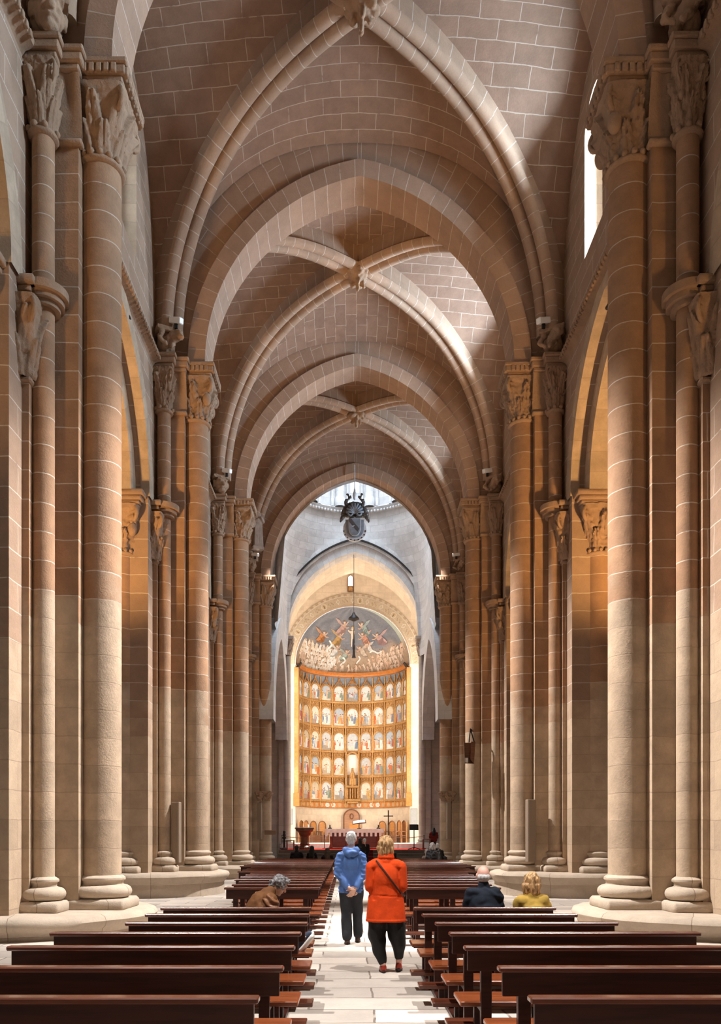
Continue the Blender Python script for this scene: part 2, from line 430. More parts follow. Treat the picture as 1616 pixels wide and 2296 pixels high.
# ---- side walls with arcade and clerestory openings
def side_wall(s):
    mb = MB(); bays = [((PD[i]+PD[i+1])/2, (PD[i+1]-PD[i])/2-1.55) for i in range(4)]
    X0, X1 = s*WX, s*7.5; A_R = 3.75; A_Z = 11.15; TOP = 24.0
    WA, WS, WT, WO = .75, 16.9, 19.95, 1.05
    ys = {-24.0, 5.3, PD[-1]}
    for c, a in bays:
        n = 40
        for k in range(n+1): ys.add(round(c+a*math.sin(PI/2*(2*k/n-1)), 5))
        for k in range(13): ys.add(round(c+WO+WA*math.cos(PI*k/12), 5))
    ys = sorted(ys)
    def solids(y, side):
        e = 1e-6*side; out = [(0.0, TOP)]
        for c, a in bays:
            d = y+e-c
            if abs(d) < a: out = [(arch_h(y-c, a, A_Z, A_R), TOP)]
            if abs(d-WO) < WA:
                b = out[0][0]; out = [(b, WS), (WT+math.sqrt(max(0, WA*WA-(y-c-WO)**2)), TOP)]
        return out
    for ya, yb in zip(ys, ys[1:]):
        A, B = solids(ya, 1), solids(yb, -1)
        for (a0, a1), (b0, b1) in zip(A, B):
            for X, fl in ((X0, s > 0), (X1, s < 0)):
                q = [(X, ya, a0), (X, yb, b0), (X, yb, b1), (X, ya, a1)]; u = [(p[1], p[2]) for p in q]
                if fl: q = q[::-1]; u = u[::-1]
                mb.poly(q, u)
    for c, a in bays:       # reveals
        def out(pts):
            L = 0
            for p, q in zip(pts, pts[1:]):
                d = math.dist(p, q)
                mb.poly([(X0, p[0], p[1]), (X1, p[0], p[1]), (X1, q[0], q[1]), (X0, q[0], q[1])], [(0, L), (1.4, L), (1.4, L+d), (0, L+d)]); L += d
        arc = [(c+a*math.cos(PI*k/48)) for k in range(49)]
        out([(c+a, 0), (c+a, A_Z)]+[(y, arch_h(y-c, a, A_Z, A_R)) for y in arc]+[(c-a, A_Z), (c-a, 0)])
        c += WO
        out([(c+WA, WS)]+[(c+WA*math.cos(PI*k/12), WT+WA*math.sin(PI*k/12)) for k in range(13)]+[(c-WA, WS), (c+WA, WS)])
    nm = 'wall_left' if s < 0 else 'wall_right'
    w = struct(flipfix(mb.build(nm, M['wall'])))
    # arcade arches of two orders set in the openings
    for c, a in bays:
        for (ai, d, n0, n1) in ((a-.5, .52, .34, 1.06), (a-.02, .46, -.05, .20)):
            m2 = MB(); R, cc = pointed(ai, A_R*ai/a); 
            arch_band(m2, ai, A_Z, A_R*ai/a, d, s*(WX+n0), s*(WX+n1), c, along='x')
            o = flipfix(m2.build('arcade_arch', M['nave'], w)); autosmooth(o, 35)
    # string course at the level of the abaci
    m2 = MB()
    for i in range(4):
        y0, y1 = PD[i]+1.0, PD[i+1]-1.0
        m2.grid(6, 1, lambda u, v: ((s*(WX-[0, .05, .20, .22, .20, .05, 0][round(u*6)]), y0+(y1-y0)*v, 15.1+[0, .08, .14, .22, .30, .35, .36][round(u*6)]), (u, v)))
        for k in range(int((y1-y0)/.16)):   # carved billets along the moulding
            yy = y0+.08+.16*k; m2.bbox((min(s*(WX-.17), s*(WX-.25)), yy-.045, 15.21), (max(s*(WX-.17), s*(WX-.25)), yy+.045, 15.33), .015)
    struct(autosmooth(m2.build('trim_1' if s < 0 else 'trim_2', M['carved'])))
    # clerestory window frames, nook shafts and panes
    for i, (c, a) in enumerate(bays):
        e = thing('window_%d' % (i*2+(1 if s < 0 else 2)), 'narrow round headed window high in the %s nave wall, bay %d from the camera' % ('left' if s < 0 else 'right', i+1), 'window', (s*7.1, c+WO, WS))
        del e['label'], e['category']; struct(e)
        m2 = MB(); PW = .30
        m2.poly([(-s*.02, y, z) for y, z in [(-PW, .25), (PW, .25)]+[(PW*math.cos(PI*k/12), WT-WS+PW*math.sin(PI*k/12)) for k in range(13)]])
        m2.build('pane', M['pane'], e)
        m2 = MB().box((0, -WA, 0), (s*.3, WA, WT-WS+WA)) if s > 0 else MB().box((-.3, -WA, 0), (0, WA, WT-WS+WA))
        m2.build('window_back', M['wall'], e)
        for q in (-1, 1):
            m2 = MB(); m2.lathe([(.13, 0), (.13, .12), (.10, .2), (.10, 2.3), (.16, 2.65), (.17, 2.75)], (-s*.62, q*.58, 0), 14); autosmooth(m2.build('nook_shaft', M['grey'], e))

def arch_band(mb, a, zs, h, d, w0, w1, yc, along='y', n=26, xc=0.0, legs=0.0):
    """solid pointed arch; span across X and thickness along Y when along='y', else the other way round"""
    R, c = pointed(a, h)
    def P(x, z, w): return (xc+x, w, z) if along == 'y' else (w, yc+x, z)
    prof = []
    ti = math.acos(max(-1, min(1, -c/R))); to = math.acos(max(-1, min(1, -c/(R+d))))
    for k in range(n+1):
        t = k/n
        prof.append(((c+R*math.cos(ti*t), zs+R*math.sin(ti*t)), (c+(R+d)*math.cos(to*t), zs+(R+d)*math.sin(to*t)), R*ti*t))
    if legs: prof.insert(0, ((a, zs-legs), (a+d, zs-legs), -legs))
    for sx in (1, -1):
        for (i0, o0, l0), (i1, o1, l1) in zip(prof, prof[1:]):
            for w in (w0, w1):
                mb.poly([P(sx*i0[0], i0[1], w), P(sx*o0[0], o0[1], w), P(sx*o1[0], o1[1], w), P(sx*i1[0], i1[1], w)], [(.7, l0), (.7+d, l0), (.7+d, l1), (.7, l1)])
            mb.poly([P(sx*i0[0], i0[1], w0), P(sx*i0[0], i0[1], w1), P(sx*i1[0], i1[1], w1), P(sx*i1[0], i1[1], w0)], [(.2, l0), (.2+abs(w1-w0), l0), (.2+abs(w1-w0), l1), (.2, l1)])
            mb.poly([P(sx*o0[0], o0[1], w0), P(sx*o0[0], o0[1], w1), P(sx*o1[0], o1[1], w1), P(sx*o1[0], o1[1], w0)], [(0, l0), (1, l0), (1, l1), (0, l1)])
side_wall(-1); side_wall(1)

# ---- aisles beyond the arcades, west wall, light-sealing slab
def slab(name, lo, hi, m):
    return struct(MB().box(lo, hi).build(name, m))
for s, nm in ((-1, 'left'), (1, 'right')):
    slab('wall_aisle_'+nm, (min(s*12, s*12.4), -24, 0), (max(s*12, s*12.4), 43.5, 17), M['wall'])
    mb = MB()
    for i in range(4):
        y0, y1 = PD[i], PD[i+1]
        mb.grid(16, 10, lambda u, v: ((s*(7.5+4.5*u), y0+(y1-y0)*v, 11.2+3.2*max(math.sqrt(max(0, 1-(2*u-1)**2)), math.sqrt(max(0, 1-(2*v-1)**2)))), (4.5*u, (y1-y0)*v)))
    mb.poly([(s*7.5, -24, 13), (s*12, -24, 13), (s*12, 5.3, 13), (s*7.5, 5.3, 13)])
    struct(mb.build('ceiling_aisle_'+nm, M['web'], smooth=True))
    slab('wall_transept_'+nm, (min(s*13, s*13.4), 43.5, 0), (max(s*13, s*13.4), 52.6, 21), M['grey'])
    slab('wall_transept_west_'+nm, (min(s*7.5, s*13.4), 43.1, 0), (max(s*7.5, s*13.4), 43.5, 21), M['greycol'])
    slab('ceiling_transept_'+nm, (min(s*4.9, s*13.4), 43.1, 20.8), (max(s*4.9, s*13.4), 52.6, 21.2), M['grey'])
slab('wall_west', (-13, -24.4, 0), (13, -24.0, 24), M['wall'])
slab('ceiling_light_seal', (-8, -24.4, 24.0), (8, 42.6, 24.3), M['web'])  # unseen slab added over the vaults to keep sky light out

# ---- vault webs: one four-part vault over each bay
VP = 2.4
def PF(t): return math.sqrt(max(0, 1-abs(t)**VP))
def vault(y0, y1, idx):
    yc, l, w, z0, h = (y0+y1)/2, (y1-y0)/2, 5.75, 15.75, 6.2
    mb = MB()
    def ns(t): return math.sin(PI/2*t)        # crowd the samples towards the springing
    def ez(z, u, v): return z+.5*(1-u*u)*(1-v*v)
    for sgn in (-1, 1):
        def cellA(p, q):                       # between transverse arch and diagonals
            v = ns(q); t = ns(2*p-1); u = t*v
            L = math.copysign(abs(math.asin(min(1, abs(u))))*w, u)
            return (w*u, yc+sgn*l*v, ez(z0+h*PF(u), u, v)), ((L, l*v) if idx % 2 == 1 else (l*v, L))
        def cellB(p, q):
            u = ns(q); t = ns(2*p-1); v = t*u
            L = math.copysign(math.asin(min(1, abs(v)))*l, v)
            return (sgn*(w+.4)*u if q > .999 else sgn*w*u, yc+l*v, ez(z0+h*PF(v), u, v)), ((w*u, L))
        mb.grid(36, 18, cellA); mb.grid(36, 18, cellB)
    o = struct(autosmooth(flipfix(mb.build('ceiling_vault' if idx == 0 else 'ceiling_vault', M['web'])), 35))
edges = [(PD[i]+.45, PD[i+1]-.45) for i in range(4)]
for i, (a, b) in enumerate(edges): vault(a, b, i)
mb = MB(); mb.poly([(-6.1, -24, 22), (6.1, -24, 22), (6.1, 5.3, 22), (-6.1, 5.3, 22)]); struct(mb.build('ceiling_west', M['web']))

# ---- transverse arches
ordn = ['nearest the camera', 'second', 'third', 'fourth', 'fifth, opening into the crossing']
for i, D in enumerate(PD):
    t = thing('transverse_arch', ['pointed stone arch over the nave behind the viewer', 'pointed stone arch spanning the nave at the nearest pair of piers', 'pointed stone arch spanning the nave at the second pair of piers', 'pointed stone arch spanning the nave at the third pair of piers', 'pointed stone arch at the nave end, framing the bright crossing'][i], 'arch', (0, D, ZS), 'pointed arches across the nave')
    for nm, a, h, d, w in (('inner_order', 4.5, 5.45, .50, .55), ('outer_order', 4.98, 5.95, 2.9, .30)):
        m2 = MB(); arch_band(m2, a, 0, h, d, -w if nm == 'inner_order' else -w-.10, w if nm == 'inner_order' else w+.10, 0)
        o = flipfix(m2.build(nm, M['arch'], t)); autosmooth(o, 30)
    m2 = MB()       # roll moulding between the two orders
    for sx in (-1, 1):
        R, c = pointed(4.98, 5.95); te = math.acos(-c/R)
        m2.tube([(sx*(c+R*math.cos(te*k/26)), -.43, R*math.sin(te*k/26)) for k in range(27)], .07, 8)
    autosmooth(m2.build('roll_moulding', M['rib'], t), 50)

# ---- diagonal ribs and bosses
for i, (y0, y1) in enumerate(edges):
    yc, l = (y0+y1)/2, (y1-y0)/2
    for sg in (1, -1):
        t = thing('diagonal_rib', 'heavy rolled rib of the vault %s, starting at its near %s corner' % (['over the viewer', 'nearest the camera', 'second from camera', 'before the crossing'][i], 'left' if sg > 0 else 'right'), 'vault rib', (0, yc, 16.2), 'diagonal ribs of the nave vault')
        pts = []
        S = .955
        for k in range(-30, 31):
            s = S*math.sin(PI/2*k/30)
            pts.append(Vector((5.72*s, sg*l*s, (21.85-16.2)*math.sqrt(max(0, 1-abs(s/S)**2.6)))))
        def sweep(prof, mname, name):
            m2 = MB(); n = len(prof); base = 0; L = 0
            side = Vector((sg*l, -5.72, 0)).normalized()
            for k, p in enumerate(pts):
                tg = (pts[min(k+1, 60)]-pts[max(k-1, 0)]).normalized(); nrm = side.cross(tg).normalized()
                if nrm.z < 0 or (abs(nrm.z) < .02 and False): nrm = -nrm
                if k: L += (pts[k]-pts[k-1]).length
                for (a, b) in prof: m2.v.append(tuple(p+side*a+nrm*b))
            L = 0
            for k in range(60):
                d = (pts[k+1]-pts[k]).length
                for j in range(n):
                    q = [k*n+j, k*n+(j+1) % n, (k+1)*n+(j+1) % n, (k+1)*n+j]
                    m2.face(q, [(.3+j*.12, L), (.3+(j+1)*.12, L), (.3+(j+1)*.12, L+d), (.3+j*.12, L+d)])
                L += d
            m2.face(list(range(n))[::-1]); m2.face([60*n+j for j in range(n)])
            o = flipfix(m2.build(name, M[mname], t)); autosmooth(o, 38)
        rr = .185
        prof = []
        for cx in (-.195, .195):
            for k in range(9):
                a = PI+PI*k/8 if True else 0
                prof.append((cx+rr*math.cos(a), -.02+rr*math.sin(a)))
            if cx < 0: prof.append((-.015, .10)); prof.append((.015, .10))
        prof += [(.30, .06), (.30, .62), (-.30, .62), (-.30, .06)]
        sweep(prof, 'rib', 'rib_moulding')
    # carved boss at the crown
    rng = random.Random(i)
    pr = [('e', (0, 0, 0), (.36, .36, .30))]
    for k in range(9):
        a = 2*PI*k/9; pr.append(('e', (.34*math.cos(a), .34*math.sin(a), rng.uniform(-.18, .08)), (.13, .13, .15)))
    for k in range(4): pr.append(('c', (.12*math.cos(k*1.6), .12*math.sin(k*1.6), -.2), .10, (.2*math.cos(k*1.6), .2*math.sin(k*1.6), -.42-rng.uniform(0, .1)), .06))
    pr.append(('c', (0, 0, -.3), .08, (0, 0, -.58), .06))
    o = blob('roof_boss', pr, .035, M['carved'], None, 2, wrinkle(.04, 9, 9, i)); o.location = (0, yc, 21.75)
    tag(o, ['carved stone boss of the vault above the viewer', 'carved boss at the crown of the nearest vault, cut by the top of the photo', 'carved stone boss where four ribs meet in the second visible vault', 'small carved boss in the vault just before the crossing'][i], 'roof boss')
# =================================================================== PIERS
def capital_mesh(r0, hw, H, seed, leaves=8, arc=(0, 2*PI), n=128, nz=44):
    """bell that grows from a round neck to a square top, dressed with two tiers of curling leaves and corner volutes"""
    rng = random.Random(seed); ph = rng.uniform(0, 6); mb = MB()
    kind = seed % 3
    def sq(a, k):
        c, s = abs(math.cos(a)), abs(math.sin(a)); p = 2+k*8
        return 1/((c**p+s**p)**(1/p))
    def f(u, v):
        a = arc[0]+(arc[1]-arc[0])*u
        k = v**1.6
        r = r0+(hw*sq(a, k)-r0)*(v**1.35)*.96
        b = 0
        for (z0, z1, cnt, off, am) in ((.02, .52, leaves, 0, .15), (.30, .88, leaves, PI/leaves, .17)):
            if z0 < v < z1:
                t = (v-z0)/(z1-z0); q = ((a+off)*cnt/(2*PI)) % 1-.5        # -.5 .. .5 across one leaf
                hw_ = .47*(1-.75*t**2.2)*(1 if kind == 1 else .84+.16*math.cos(t*26))
                if abs(q) < hw_:
                    e = 1-abs(q)/hw_; body = min(1, e*3.2)
                    vein = 1-.34*math.exp(-(q/.035)**2)-(.22*max(0, math.cos((abs(q)*2.2+t)*20)) if kind != 1 else 0)
                    b = max(b, am*(.30+.85*t**1.8)*body*vein*(1 if t < .88 else max(0, 1-((t-.88)/.12)**2)))
        b += (.035 if kind != 1 else .02)*noise.noise(Vector((a*4+ph, v*9, seed)))+.02*noise.noise(Vector((a*11+ph, v*20, seed)))
        if v > .88: b += .03
        rr = r+b*(.45+r0)
        return (rr*math.cos(a), rr*math.sin(a), v*H), (a, v)
    mb.grid(n, nz, f)
    # volutes
    for k in range(4):
        a = PI/4+k*PI/2
        if not (arc[0]-.1 <= a <= arc[1]+.1 or arc[0]-.1 <= a-2*PI <= arc[1]+.1): continue
        d = Vector((math.cos(a), math.sin(a), 0)); R = hw*1.12
        pts = []
        for q in range(22):
            t = q/21*2.3*PI; rad = .17*H*(1-.62*q/21)
            pts.append(d*(R-.02+rad*math.sin(t)*.9)+Vector((0, 0, H*.80+rad*math.cos(t))))
        mb.tube(pts, [.055*(hw/.55)*(1-.3*q/21) for q in range(22)], 7)
        if kind == 2:
            bm = bmesh.new(); prim_bm(bm, [('e', d*(R*.86)+Vector((0, 0, H*.5)), (.11*hw/.5, .11*hw/.5, .17*hw/.5))]); mb.add_bm(bm)
    return mb
def torus_prof(r, base_w, h):
    """attic base: drawn from the shaft down to the plinth"""
    P = [(r, h), (r+.035, h-.015), (r+.075, h-.05), (r+.075, h-.085), (r+.04, h-.115), (r+.035, h-.17)]
    for k in range(9):
        a = PI/2-PI*k/8; P.append((r+.07+.12*math.cos(a)*1.0, h-.30+.115*math.sin(a)))
    P += [(r+.10, h-.42)]
    return P[::-1]
def ring_prof(r, z, w=.05): return [(r, z-w), (r+w*.9, z-w*.6), (r+w*1.2, z), (r+w*.9, z+w*.6), (r, z+w)]

def pier(sx, D, ph, label, ystart, crossing=False, seed=0):
    t = thing('stone_pier', label, 'pier', (sx*WX, D, 0), 'clustered nave piers')
    # local frame: x' = -sx*n  (n grows towards the nave)
    def X(n): return -sx*(n-.2)
    zb = ph; hb = .62
    # ---- plinth: a low round drum with a moulded edge
    m2 = MB(); R = 2.18 if not crossing else 1.9
    m2.lathe([(R-.05, 0), (R-.05, ph-.30), (R-.0, ph-.28), (R+.02, ph-.22), (R+.09, ph-.17), (R+.12, ph-.09), (R+.08, ph-.02), (R-.02, ph+.015), (0.3, ph+.02)], (X(-.08), 0, 0), 72)
    for v in range(len(m2.v)):
        p = m2.v[v]; q = noise.noise(Vector((p[0]*1.3, p[1]*1.3+D, p[2]*2+sx*5)))*.03; m2.v[v] = (p[0]*(1+q*.5), p[1]*(1+q*.5), p[2] if p[2] < .02 else p[2]+q*.6)
    autosmooth(m2.build('plinth', M['base'], t), 50)
    # ---- core
    m2 = MB().box((min(X(-1.4), X(.32)), -1.02, zb), (max(X(-1.4), X(.32)), 1.02, 11.2)); m2.build('pier_core', M['nave'], t)
    # ---- pilaster carrying the transverse arch
    m2 = MB().box((min(X(.1), X(1.0)), -.52, zb), (max(X(.1), X(1.0)), .52, ZS)); m2.build('pilaster', M['nave'], t)
    shafts = [('main_column', 1.24, 0.0, .365, ZCAP, .56, 1.2, M['drum']), ('shaft', .46, -.74, .19, ZCAP+.0, .27, 1.2, M['drum']), ('shaft', .46, .74, .19, ZCAP, .27, 1.2, M['drum'])]
    if not crossing or True:
        shafts += [('arcade_column', -.62, -1.26, .43, 9.55, .60, 1.3, M['drum']), ('arcade_column', -.62, 1.26, .43, 9.55, .60, 1.3, M['drum'])]
    for q, (nm, n, y, r, zc, hw, H, mm) in enumerate(shafts):
        if crossing and nm == 'arcade_column' and y > 0: continue
        m2 = MB(); m2.lathe([(r, zb+.5), (r, zc-.05)], (X(n), y, 0), 40); autosmooth(m2.build(nm, mm, t), 60)
        # base
        m2 = MB(); m2.lathe(torus_prof(r, 0, hb), (X(n), y, zb), 40)
        bw = r+.20
        m2.bbox((X(n)-bw, y-bw, zb-.02), (X(n)+bw, y+bw, zb+hb-.42), .05); autosmooth(m2.build('column_base', M['base'], t), 45)
        # neck ring and capital
        m2 = MB(); m2.lathe(ring_prof(r, zc, .06), (X(n), y, 0), 40)
        for k in range(int(2*PI*r/.14)):
            a = k*.14/r; bm = bmesh.new(); prim_bm(bm, [('e', (X(n)+(r+.05)*math.cos(a), y+(r+.05)*math.sin(a), zc+.07), (.055, .055, .06))]); m2.add_bm(bm)
        autosmooth(m2.build('neck_ring', M['carved'], t), 60)
        m2 = capital_mesh(r, hw, H, seed*7+q*3+(0 if sx < 0 else 1), 8 if r > .3 else 6)
        for k, v in enumerate(m2.v): m2.v[k] = (v[0]+X(n), v[1]+y, v[2]+zc)
        autosmooth(m2.build('capital', M['carved'], t), 60)
    for sy in (-1, 1):
        if crossing and sy > 0: continue
        m2 = capital_mesh(.34, .45, 1.3, seed*5+sy+3, 7)
        for k, v in enumerate(m2.v): m2.v[k] = (v[0]+X(.06), v[1]+sy*.84, v[2]+9.55)
        autosmooth(m2.build('respond_capital', M['carved'], t), 60)
        m2 = MB().bbox((min(X(-.5), X(.37)), sy*.84-.24, 9.47), (max(X(-.5), X(.37)), sy*.84+.24, 9.57), .03); m2.build('neck_ring', M['carved'], t)
    # pilaster caps beside the main column
    for y in (-.52, .52):
        m2 = MB()
        m2.bbox((min(X(.55), X(1.08)), y-.10, 13.95), (max(X(.55), X(1.08)), y+.10, 14.05), .03)
        m2.grid(6, 12, lambda u, v: ((X(.6+.48*u), y+math.copysign(.02+.16*v**2+.03*math.sin(u*9)*v, y), 14.0+1.1*v), (u, v)))
        autosmooth(flipfix(m2.build('pilaster_capital', M['carved'], t)), 50)
    # ---- abacus stepping round the cluster
    m2 = MB()
    def mould(x0, x1, y0, y1, z, h, fl):
        lo = min(x0, x1); hi = max(x0, x1)
        for (g, za, zb_) in ((0, 0, .3), (.06, .3, .72), (.10, .72, 1.0)):
            g2 = g+fl; m2.bbox((lo-g2, y0-g2, z+h*za), (hi+g2, y1+g2, z+h*zb_+.004), .02)
    mould(X(.9), X(1.78), -.54, .54, 15.1, .36, .0)
    mould(X(.2), X(.76), -.97, .97, 15.12, .36, .0)
    mould(X(.5), X(1.10), -.78, .78, 15.11, .36, -.02)
    # fluting of the abacus faces
    for k in range(7):
        y = -.5+k*1.0/6
        m2.bbox((min(X(1.80), X(1.885)), y-.055, 15.20), (max(X(1.80), X(1.885)), y+.055, 15.36), .02)
    for k in range(6):
        xx = X(1.0+k*.13)
        for yy in (-.60, .60): m2.bbox((xx-.045, yy-.045, 15.20), (xx+.045, yy+.045, 15.36), .015)
    m2.build('abacus', M['carved'], t)
    # ---- lower string course at the arcade springing, wrapping the small shafts
    for sy in (-1, 1):
        if crossing and sy > 0: continue
        m2 = MB()
        for (g, z0, z1) in ((.06, 10.86, 10.95), (.13, 10.95, 11.06), (.20, 11.06, 11.2)):
            y0, y1 = sorted((sy*.70, sy*(1.78+g)))
            m2.bbox((min(X(-1.2-g), X(-.04+g)), y0, z0), (max(X(-1.2-g), X(-.04+g)), y1, z1), .02)
            m2.bbox((min(X(-.04), X(.28+g)), sorted((sy*.74, sy*(1.06+g)))[0], z0), (max(X(-.04), X(.28+g)), sorted((sy*.74, sy*(1.06+g)))[1], z1), .02)
            m2.lathe([(.2, z0), (.2+g+.03, z0), (.2+g+.03, z1), (.2, z1)], (X(.46), sy*.74, 0), 28)
        autosmooth(m2.build('arcade_abacus', M['carved'], t), 50)
    return t
PLAB = ['first clustered pier %s of the nave, behind the viewer', 'clustered pier on the %s, nearest of its row, rising past the photo top', 'clustered pier on the %s, second of its row from the camera', 'clustered pier on the %s, third of its row from the camera', 'pier on the %s at the nave end, carrying the crossing arch']
for i, D in enumerate(PD):
    for s in (-1, 1):
        if i == 0: continue
        pier(s, D, [.34, .36, .66, .50, .25][i], PLAB[i] % ('left' if s < 0 else 'right'), 0, i == 4, i)

# =================================================================== CARVED FIGURES AND LAMPS ON THE CORNICES
def corbel(sx, D, kind, seed, label, lamp, lamplabel, sy=-1):
    rng = random.Random(seed)
    pr = [('b', (0, .1, .30), (.34, .30, .06)), ('e', (0, .12, 0), (.26, .26, .34))]
    if kind == 'beast':
        pr += [('c', (-.1, -.05, -.15), .13, (.16, -.2, .12), .16), ('e', (.24, -.26, .14), (.15, .17, .15)), ('c', (.24, -.36, .10), .08, (.30, -.46, .0), .05),
               ('c', (-.2, -.12, .2), .08, (-.3, -.28, -.1), .06), ('c', (-.3, -.28, -.1), .06, (-.12, -.3, -.24), .05),
               ('c', (.12, -.18, -.1), .07, (.02, -.34, -.28), .055), ('c', (.34, -.2, .24), .05, (.38, -.18, .36), .03), ('c', (.2, -.16, .26), .05, (.16, -.14, .38), .03)]
    else:
        pr += [('e', (0, -.12, -.02), (.25, .24, .31)), ('c', (0, -.34, .02), .05, (0, -.40, -.08), .06), ('e', (-.10, -.31, .07), (.06, .05, .045)), ('e', (.10, -.31, .07), (.06, .05, .045)),
               ('e', (0, -.31, -.18), (.12, .05, .035)), ('e', (0, -.22, -.30), (.14, .12, .10)), ('b', (0, -.26, .15), (.22, .07, .03)),
               ('e', (-.27, -.05, .02), (.06, .1, .14)), ('e', (.27, -.05, .02), (.06, .1, .14))]
    # turn the carving towards the nave
    o = blob('carved_corbel', pr, .022, M['carved'], None, 1, wrinkle(.030, 11, 11, seed))
    o.location = (sx*(WX-.38), D+sy*.86, 15.86); o.rotation_euler = (0, 0, (-1 if sx > 0 else 1)*.5 if sy < 0 else PI)
    tag(o, label, 'corbel', 'carved corbels under the vault ribs')
    if lamp:
        t = thing('floodlight', lamplabel, 'floodlight', (sx*(WX-.66), D+sy*.98, 16.40), 'small floodlights on the corbels')
        t.rotation_euler = (0, 0, sx*.35)
        m2 = MB().bbox((-.19, -.10, -.07), (.19, .10, .09), .02); o = m2.build('housing', M['white'], t); o.rotation_euler = (.25, -sx*.25, 0)
        m2 = MB().bbox((-.05, -.03, -.22), (.05, .03, -.06), .01); m2.build('bracket', M['black'], t)
sd = {-1: 'left', 1: 'right'}
for i in range(1, 5):
    for s in (-1, 1):
        corbel(s, PD[i], 'head' if (i, s) in ((1, -1), (3, -1), (4, -1)) else 'beast', i*10+s,
               'carved stone %s corbel above the capital of the %s %s pier' % ('head' if (i, s) in ((1, -1), (3, -1), (4, -1)) else 'beast', ['', 'nearest', 'second', 'third', 'crossing'][i], sd[s]),
               i > 1 or s < 0, 'small white floodlight on the carved corbel of the %s %s pier' % (['', 'nearest', 'second', 'third', 'crossing'][i], sd[s]))

# standing saints carved against the walls
def statue(loc, h, label, mm, rz=0):
    k = h/1.75
    pr = [('c', (0, 0, .05), .17, (0, 0, .9), .15), ('c', (0, 0, .9), .17, (0, 0, 1.32), .17), ('c', (0, 0, 1.35), .07, (0, -.02, 1.5), .06), ('e', (0, -.03, 1.58), (.10, .12, .14)),
          ('c', (-.2, 0, 1.3), .075, (-.24, -.1, 1.0), .06), ('c', (-.24, -.1, 1.0), .06, (-.05, -.22, 1.05), .05), ('c', (.2, 0, 1.3), .075, (.22, -.1, 1.02), .06), ('c', (.22, -.1, 1.02), .06, (.08, -.22, 1.15), .05),
          ('e', (0, .03, 1.62), (.17, .05, .17)), ('b', (0, .02, -.04), (.24, .18, .06))]
    for q in range(6): pr.append(('c', (-.13+.052*q, -.13, .9), .03, (-.17+.068*q, -.17, .05), .035))
    pr = [scale_prim(p, k) for p in pr]
    o = blob('carved_saint', pr, .03, mm, None, 1); o.location = loc; o.rotation_euler.z = rz
    return tag(o, label, 'statue')
def scale_prim(p, k):
    if p[0] == 'c': return ('c', tuple(x*k for x in p[1]), p[2]*k, tuple(x*k for x in p[3]), p[4]*k)
    return (p[0], tuple(x*k for x in p[1]), tuple(x*k for x in p[2]))+tuple(p[3:])
statue((-5.15, 42.0, 16.8), 2.3, 'tall stone saint standing beside the crossing arch, upper left', M['statue'], .5)
statue((-4.75, 51.62, 14.75), 2.5, 'grey stone figure on the cornice left of the choir arch', M['grey'], .4)

# column loudspeakers
def column_speaker(sx, loc, h, w, label):
    t = thing('column_loudspeaker', label, 'loudspeaker', loc, 'tall column loudspeakers on the piers')
    m2 = MB().bbox((-w/2, -.09, 0), (w/2, .09, h), .012); m2.build('cabinet', M['speaker'], t)
    m2 = MB().bbox((-w/2+.02, -.10, .03), (w/2-.02, -.088, h-.03), .004); m2.build('grille', M['speaker'], t)
    m2 = MB().bbox((-.05, .05, .08), (.05, .22, .14), .006).bbox((-.05, .05, h-.2), (.05, .22, h-.14), .006); m2.build('bracket', M['black'], t)
    t.rotation_euler.z = sx*.25
column_speaker(-1, (-5.28, 23.15, .93), 1.75, .23, 'tall slim beige loudspeaker on the second left pier')
column_speaker(1, (4.93, 23.15, .95), 1.80, .26, 'tall slim beige loudspeaker on the second right pier')
column_speaker(-1, (-5.0, 41.9, 1.55), 1.9, .22, 'slim beige loudspeaker on the far left crossing pier')
column_speaker(1, (4.85, 41.9, 1.55), 1.9, .22, 'slim beige loudspeaker on the far right crossing pier')

# foliate half capital lower on the crossing piers
for s in (-1, 1):
    m2 = capital_mesh(.30, .42, .5, 5+s, 7); o = autosmooth(m2.build('foliate_capital', M['carved']), 60)
    o.location = (s*4.82, 42.2, 3.55); tag(o, 'small foliate capital low on the %s crossing pier' % sd[s], 'capital')

# bracket lantern on the third right pier
t = thing('wall_sconce', 'open angular wall lamp on bracket, third right pier', 'wall lamp', (4.55, 32.6, 5.0))
m2 = MB()
q = [(-.25, -.2, .55), (.22, -.2, .5), (.16, -.2, -.38), (-.22, -.2, -.36)]; r = [(-.22, .05, .5), (.2, .05, .5), (.14, .05, -.36), (-.2, .05, -.34)]
for a in range(4):
    b = (a+1) % 4
    if a == 0: continue
    m2.poly([q[a], q[b], r[b], r[a]])
m2.poly([(.05, -.2, .52), q[1], q[2], (.02, -.2, -.2)]); m2.poly(r)
sh = m2.build('shade', M['brownwood'], t); so = sh.modifiers.new('thick', 'SOLIDIFY'); so.thickness = .02
MB().tube([(-.02, -.1, .5), (.05, 0, 1.05)], .025).tube([(.2, -.05, .5), (.05, 0, 1.05)], .025).tube([(.05, 0, 1.05), (.2, .5, 1.05)], .03).build('bracket', M['iron'], t)
MB().bbox((-.20, -.16, -.34), (-.06, -.02, -.12), .02).build('lamp', M['white'], t)

